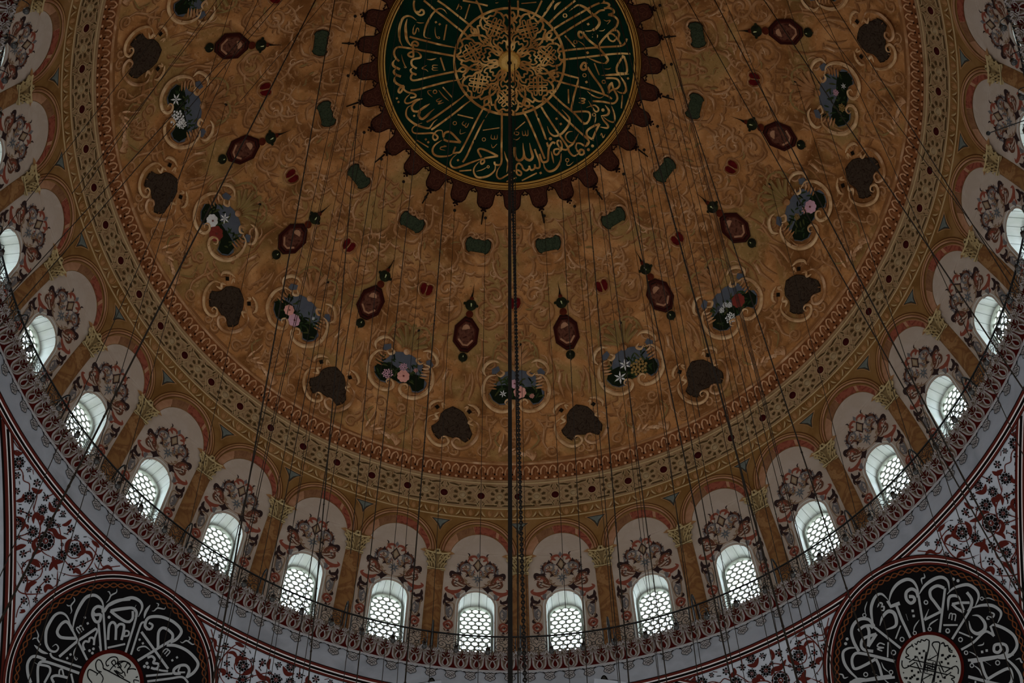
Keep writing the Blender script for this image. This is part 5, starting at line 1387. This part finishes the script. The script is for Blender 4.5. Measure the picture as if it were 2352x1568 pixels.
for s in (-1, 1):
    ribbon(cp, [(s * .05, 3.95), (s * .18, 4.15), (s * .28, 4.30), (s * .36, 4.34), (s * .39, 4.27), (s * .33, 4.22), (s * .29, 4.27), (s * .33, 4.29)], .055, f, 'capital_light', .07, relief=.05)
    ribbon(cp, [(s * .04, 4.05), (s * .10, 4.25), (s * .17, 4.34), (s * .20, 4.27), (s * .15, 4.24)], .04, f, 'capital_light', .07, relief=.04)
    for x in (.06, .16, .24):
        ribbon(cp, [(s * x * .8, 3.80), (s * x, 3.95), (s * (x + .06), 4.02), (s * (x + .08), 3.95)], .05, f, 'capital_light', .08, 't', relief=.05); ribbon(cp, [(s * (x - .03), 3.82), (s * (x - .01), 3.93)], .025, f, 'capital_dark', .085, smooth=False)
        ribbon(cp, [(s * x, 4.02), (s * (x + .02), 4.13), (s * (x + .07), 4.17), (s * (x + .09), 4.12)], .04, f, 'capital_light', .08, 't', relief=.04); ribbon(cp, [(s * (x + .03), 4.04), (s * (x + .05), 4.10)], .03, f, 'capital_dark', .085, smooth=False)
    ribbon(cp, [(s * .24, 4.05), (s * .30, 4.17), (s * .26, 4.2)], .035, f, 'capital_dark', .06, 't'); ribbon(cp, [(s * .08, 4.35), (s * .22, 4.38)], .03, f, 'capital_dark', .06, 't', smooth=False)
for a in range(6): dot(cp, .07 * cos(a * pi / 3), 4.42 + .07 * sin(a * pi / 3), .045, f, 'capital_light', .09, 7, bump=.03)
dot(cp, 0, 4.42, .03, f, 'capital_dark', .13, 6); ribbon(cp, [(-.40, 4.40), (-.2, 4.36), (0, 4.36), (.2, 4.36), (.40, 4.40)], .05, f, 'capital_light', .10, relief=.03)
for s in (-1, 1): poly(cp, [(s * .24, 4.38), (s * .40, 4.38), (s * .56, 4.44), (s * .42, 4.52), (s * .30, 4.46)], f, 'ochre_pale', .03)
link('capital', cp, cl); tag(cl, 'x', 'painted column', 'columns of the window arcade')
# triangle panel over the column
g = MB(); f = bayf(1); P = [(-.33, 5.645), (.33, 5.645), (.19, 5.56), (.08, 5.43), (0, 5.25), (-.08, 5.43), (-.19, 5.56)]
poly(g, P, f, 'slate_dark', .014); ribbon(g, [(-.36, 5.66), (.36, 5.66)], .03, f, 'ochre_pale', .02, smooth=False, relief=.02)
for s in (-1, 1): ribbon(g, [(s * .36, 5.66), (s * .22, 5.54), (s * .10, 5.41), (0, 5.2)], .03, f, 'ochre_pale', .02, relief=.02)
poly(g, [(-.24, 5.615), (.24, 5.615), (.06, 5.48), (0, 5.36), (-.06, 5.48)], f, 'slate', .022)
tp = link('spandrel_panel', g, origin=f(0, 5.4)); tag(tp, 'x', 'spandrel panel', 'slate triangles between the arches')
for k in KS:
    d = k - .5; n = bpos(k)
    for o, lab in ((wp, 'white plaster panel around the window {}'), (ar, 'painted arabesque of curling leaves over the window {}'), (ac, 'ochre arch with red marble inlay above the window {}')):
        c = o if d == 0 else spin(o, d); c['label'] = lab.format(n)
    c = wr if d == 0 else spin(wr, d); c['label'] = 'arched window filled with round glass lights, {}'.format(n)
    if d: c.name = 'window_%d' % (2 + KS.index(k) if k < .5 else 1 + KS.index(k))
for k in range(-11, 12):
    for o, lab in ((cl, 'ochre marble column with leafy capital, {}'), (tp, 'small slate triangle between two arches, {}')):
        c = o if k == 1 else spin(o, k - 1); c['label'] = lab.format(pos(k))

# ---------------------------------------------------------------- iron balustrade, one section per bay
RR = 12.38; ZF = 36.04; ZT = 36.80
def rl(u, z, d=0.0, k=.5): a = T0 + k * ST + u / RR; return Vector((sin(a) * (RR - d), cos(a) * (RR - d), z))
BW = RR * ST
sec = empty('balustrade_section', rl(0, ZF))
g = MB(); tube(g, [rl(-BW / 2 + BW * i / 6, ZT) for i in range(7)], .028, 'iron', 6); link('top_rail', g, sec)
g = MB(); tube(g, [rl(-BW / 2 + BW * i / 6, ZF + .05) for i in range(7)], .018, 'iron', 5); link('bottom_rail', g, sec)
for t in (.06, .295, .33, .67, .705, .94):
    g = MB(); tube(g, [rl(BW * (t - .5), ZF), rl(BW * (t - .5), ZT)], .014, 'iron', 5); link('baluster', g, sec)
for t0, t1 in ((.06, .295), (.33, .67), (.705, .94)):
    g = MB(); w = (t1 - t0) * BW; nrep = 1 if w < .6 else 1
    def P3(L): return [rl(BW * (t0 - .5) + x * w, ZF + .06 + y * (ZT - ZF - .08)) for x, y in L]
    def cv(L, r_=.012): tube(g, P3(spline(L, step=4)), r_, 'iron', 4)
    for s in (0, 1):
        m_ = (lambda L: L) if s == 0 else (lambda L: [(1 - x, y) for x, y in L])
        cv(m_([(.44, .28), (.34, .46), (.16, .52), (.05, .40), (.08, .26), (.20, .24), (.26, .33), (.18, .38)])); cv(m_([(.44, .2), (.30, .10), (.12, .08), (.05, .16)]))
        cv(m_([(.5, .50), (.42, .62), (.28, .60), (.26, .72), (.36, .76), (.38, .68)]), .010); cv(m_([(.03, .60), (.10, .72), (.22, .74), (.24, .86), (.14, .90), (.12, .80)]), .010); cv(m_([(.5, .95), (.42, .84), (.46, .78)]), .009); cv(m_([(.26, .95), (.34, .84), (.44, .93)]), .009)
    tube(g, P3(circle(.5, .25, .10, 14, .085)), .013, 'iron', 4, closed=True); link('scroll_panel', g, sec)
g = MB(); bp = [(12.40, ZF), (12.38, ZT), (12.40, 37.20), (12.47, 37.42), (12.60, 37.48), (12.74, 37.36), (12.86, 37.0), (13.0, 36.5), (13.1, 36.07)]
tube(g, [Vector((sin(T0 + ST) * r_, cos(T0 + ST) * r_, z)) for r_, z in [(a, b) for a, b in spline(bp, step=3)]], .024, 'iron', 5); link('wall_brace', g, sec)
tag(sec, 'x', 'iron balustrade', 'sections of the iron balustrade')
for k in KS:
    c = sec if k == .5 else spin(sec, k - .5); c['label'] = 'scrolled black iron balustrade section before the window {}'.format(pos(k))
# small glass lamps on arms projecting from the cornice
def lamp_at(a):
    def q(r_, z): return Vector((sin(a) * r_, cos(a) * r_, z))
    rt = empty('cornice_lamp', q(12.36, 36.02)); g = MB(); tube(g, [q(*p) for p in spline([(12.36, 36.02), (12.2, 36.12), (12.02, 36.05), (11.97, 35.78)], step=3)], .012, 'iron', 4); link('arm', g, rt)
    g = MB(); ball(g, q(11.97, 35.62), .078, 'lamp_glass', 10, 7, 1.1); link('glass_globe', g, rt, smooth=True)
    g = MB(); tube(g, [q(11.97, 35.70), q(11.97, 35.76)], .06, 'iron', 8); link('cap', g, rt); return rt
STEP = .365 * ST; l0 = lamp_at(T0 + .35 * ST); tag(l0, 'x', 'lamp', 'small lamps along the cornice'); kk = 0
for i in range(-32, 32):
    a = T0 + .35 * ST + i * STEP
    if abs(a) > rad(128): continue
    c = l0 if i == 0 else spin(l0, i * .365); c['label'] = 'small dark glass lamp hung from the cornice, ' + pos(i + .6 if i >= 0 else i)
# slender pole reaching in from the cornice on the right
g = MB(); p0 = Vector((sin(rad(103.5)) * 12.35, cos(rad(103.5)) * 12.35, 36.1)); d_ = ray(2270, 306); t_ = (36.1 - CAM.z) / d_.z; p1 = CAM + d_ * t_
tube(g, [p0, p1], .014, 'iron', 5); ball(g, p1, .055, 'iron', 8, 6)
o = link('cornice_pole', g, origin=p0); tag(o, 'thin black pole with a knob pointing inward from the right cornice', 'pole')

# ---------------------------------------------------------------- chains and wires
CNT = {}
def knots(mb, P, Q, r_, n, m_):
    for i in range(n): t = random.random(); ball(mb, P.lerp(Q, t), r_ * random.uniform(1.25, 1.7), m_, 6, 4, 2.2)
def cable(P, Q, r_, nk, name, lab, cat, group, m_='wire'):
    g = MB(); tube(g, [P, P.lerp(Q, .5), Q], r_, m_, 6)
    if nk: knots(g, P, Q, r_, nk, m_)
    g2 = P.copy(); o = link(name, g, origin=P); tag(o, lab, cat, group); return o
AX = Vector((0, 0, 0))
DC = Vector((0, 0, Z0))
def via(pa, pb, s=.85, ext=1.18, on_dome=True):
    A = hit_sphere(pa[0], pa[1], DC, R - .06); d = ray(*pb); tgt = Vector((A.x * s, A.y * s)); dh = Vector((d.x, d.y)); ch = Vector((CAM.x, CAM.y))
    t = (tgt - ch).dot(dh) / dh.length_squared; t = max(t, 12); B = CAM + d * t
    if A.z - B.z < 5: B = CAM + d * ((A.z - 6 - CAM.z) / d.z)
    E = A + (B - A) * ext; return A, E
random.seed(3)
# main chandelier chain: real links
def chain(P, Q, name, lab, link_len, r_, wid):
    g = MB(); D = Q - P; L = D.length; n = int(L / (link_len * .8)); z = D.normalized(); x = z.cross(Vector((0, 1, 0))).normalized(); y = z.cross(x)
    for i in range(n):
        c = P + D * ((i + .5) / n); w = x if i % 2 else y
        tube(g, [c + z * (link_len / 2 * cos(a)) + w * (wid * sin(a)) for a in [2 * pi * j / 8 for j in range(8)]], r_, 'chain', 4, closed=True)
    o = link(name, g, origin=P); tag(o, lab, 'chain'); return o
A, E = via((1170, -60), (1172, 1568), .9); cable(A, E, .036, 0, 'hanging_chain', 'thickest dark chain running straight down the middle of the view', 'chain', None, 'chain')
A = Vector((0, 0, Z0 + R - .2)); d = ray(1206, 1568); B = CAM + d * 26; E = A + (B - A) * 1.2; chain(A, E, 'chandelier_chain', 'link chain dropping from the gilt boss of the green disc' , .10, .015, .027)
A2 = A + Vector((.16, .03, 0)); d = ray(1190, 1568); B = CAM + d * 26; cable(A2, A2 + (B - A2) * 1.2, .013, 20, 'chandelier_wire', 'thin wire beside the chain hanging from the gilt boss', 'wire', None)
# wires from the ring of hooks around the crown and the ring at the flower medallions
for k in range(-14, 15):
    a = T0 + k * ST + .01 * (k % 3); P = Vector((sin(5.08 / R) * sin(a), sin(5.08 / R) * cos(a), cos(5.08 / R))) * (R - .02) + DC; Q = Vector((P.x * .88, P.y * .88, 8))
    g = MB(); ball(g, P, .05, 'wire', 8, 6); tube(g, [P, P.lerp(Q, .5), Q], .0065, 'wire', 4); knots(g, P, Q, .0065, 6, 'wire')
    o = link('hanging_wire', g, origin=P); tag(o, 'thin lamp wire from a hook below the tongues, ' + pos(k), 'wire', 'wires from the crown hooks')
for k in range(-10, 11, 2):
    a = T0 + k * ST + .19 / 8.4; P = Vector((sin(9.13 / R) * sin(a), sin(9.13 / R) * cos(a), cos(9.13 / R))) * (R - .02) + DC; Q = Vector((P.x * .72, P.y * .72, 8))
    g = MB(); ball(g, P, .06, 'wire', 8, 6); tube(g, [P, P.lerp(Q, .5), Q], .007, 'wire', 4); knots(g, P, Q, .007, 8, 'wire')
    o = link('hanging_wire', g, origin=P); tag(o, 'thin lamp wire from a hook above a flower medallion, ' + pos(k // 2), 'wire', 'wires from the medallion hooks')
thick = [((780, -60), (510, 1450), .021), ((850, -60), (723, 1396), .016), ((1062, -60), (940, 1450), .017), ((1310, -60), (1439, 1500), .016), ((1340, -60), (1666, 1500), .017), ((1395, -60), (1815, 1500), .024), ((1480, -60), (1944, 1350), .017), ((1610, -60), (2250, 1169), .020),
         ((1715, -60), (2352, 896), .019), ((1870, -60), (2224, 500), .015), ((1545, -60), (2109, 950), .016), ((755, -60), (217, 1000), .024), ((690, -60), (32, 666), .013), ((700, -60), (60, 680), .013)]
for i, (pa, pb, r_) in enumerate(thick):
    A, E = via(pa, pb, .9); side = 'left' if pb[0] < 1180 else 'right'
    cable(A, E, r_ * .62, 40, 'lamp_cable', 'x', 'cable', 'knotted lamp cables')['label'] = 'knotted dark lamp cable, ' + ('%s from the central chain on the %s side' % (['first', 'second', 'third', 'fourth', 'fifth', 'sixth', 'seventh', 'eighth'][sorted([abs(t[1][0] - 1180) for t in thick if (t[1][0] < 1180) == (pb[0] < 1180)]).index(abs(pb[0] - 1180))], side))
thin = [((800, -60), (600, 176)), ((1640, -60), (1790, 300)), ((560, -60), (251, 335)), ((540, -60), (262, 335)), ((1290, -60), (1402, 1300)), ((1265, -60), (1335, 1300)), ((930, -60), (840, 900)), ((1500, -60), (1700, 700)), ((1800, -60), (2200, 470)), ((1420, -60), (1560, 700)), ((470, -60), (0, 540)), ((620, -60), (100, 1100)), ((1850, -60), (2330, 1000)), ((1395, -60), (1570, 1300))]
for i, (pa, pb) in enumerate(thin):
    A, E = via(pa, pb, .9)
    o = cable(A, E, .0065, 8, 'slack_wire', 'x', 'wire', 'fine slack wires'); n = sorted([abs(t[1][0] - 1180) for t in thin if (t[1][0] < 1180) == (pb[0] < 1180)]).index(abs(pb[0] - 1180))
    o['label'] = 'fine slack wire crossing the dome, ' + pos((n + 1) * (-1 if pb[0] < 1180 else 1))
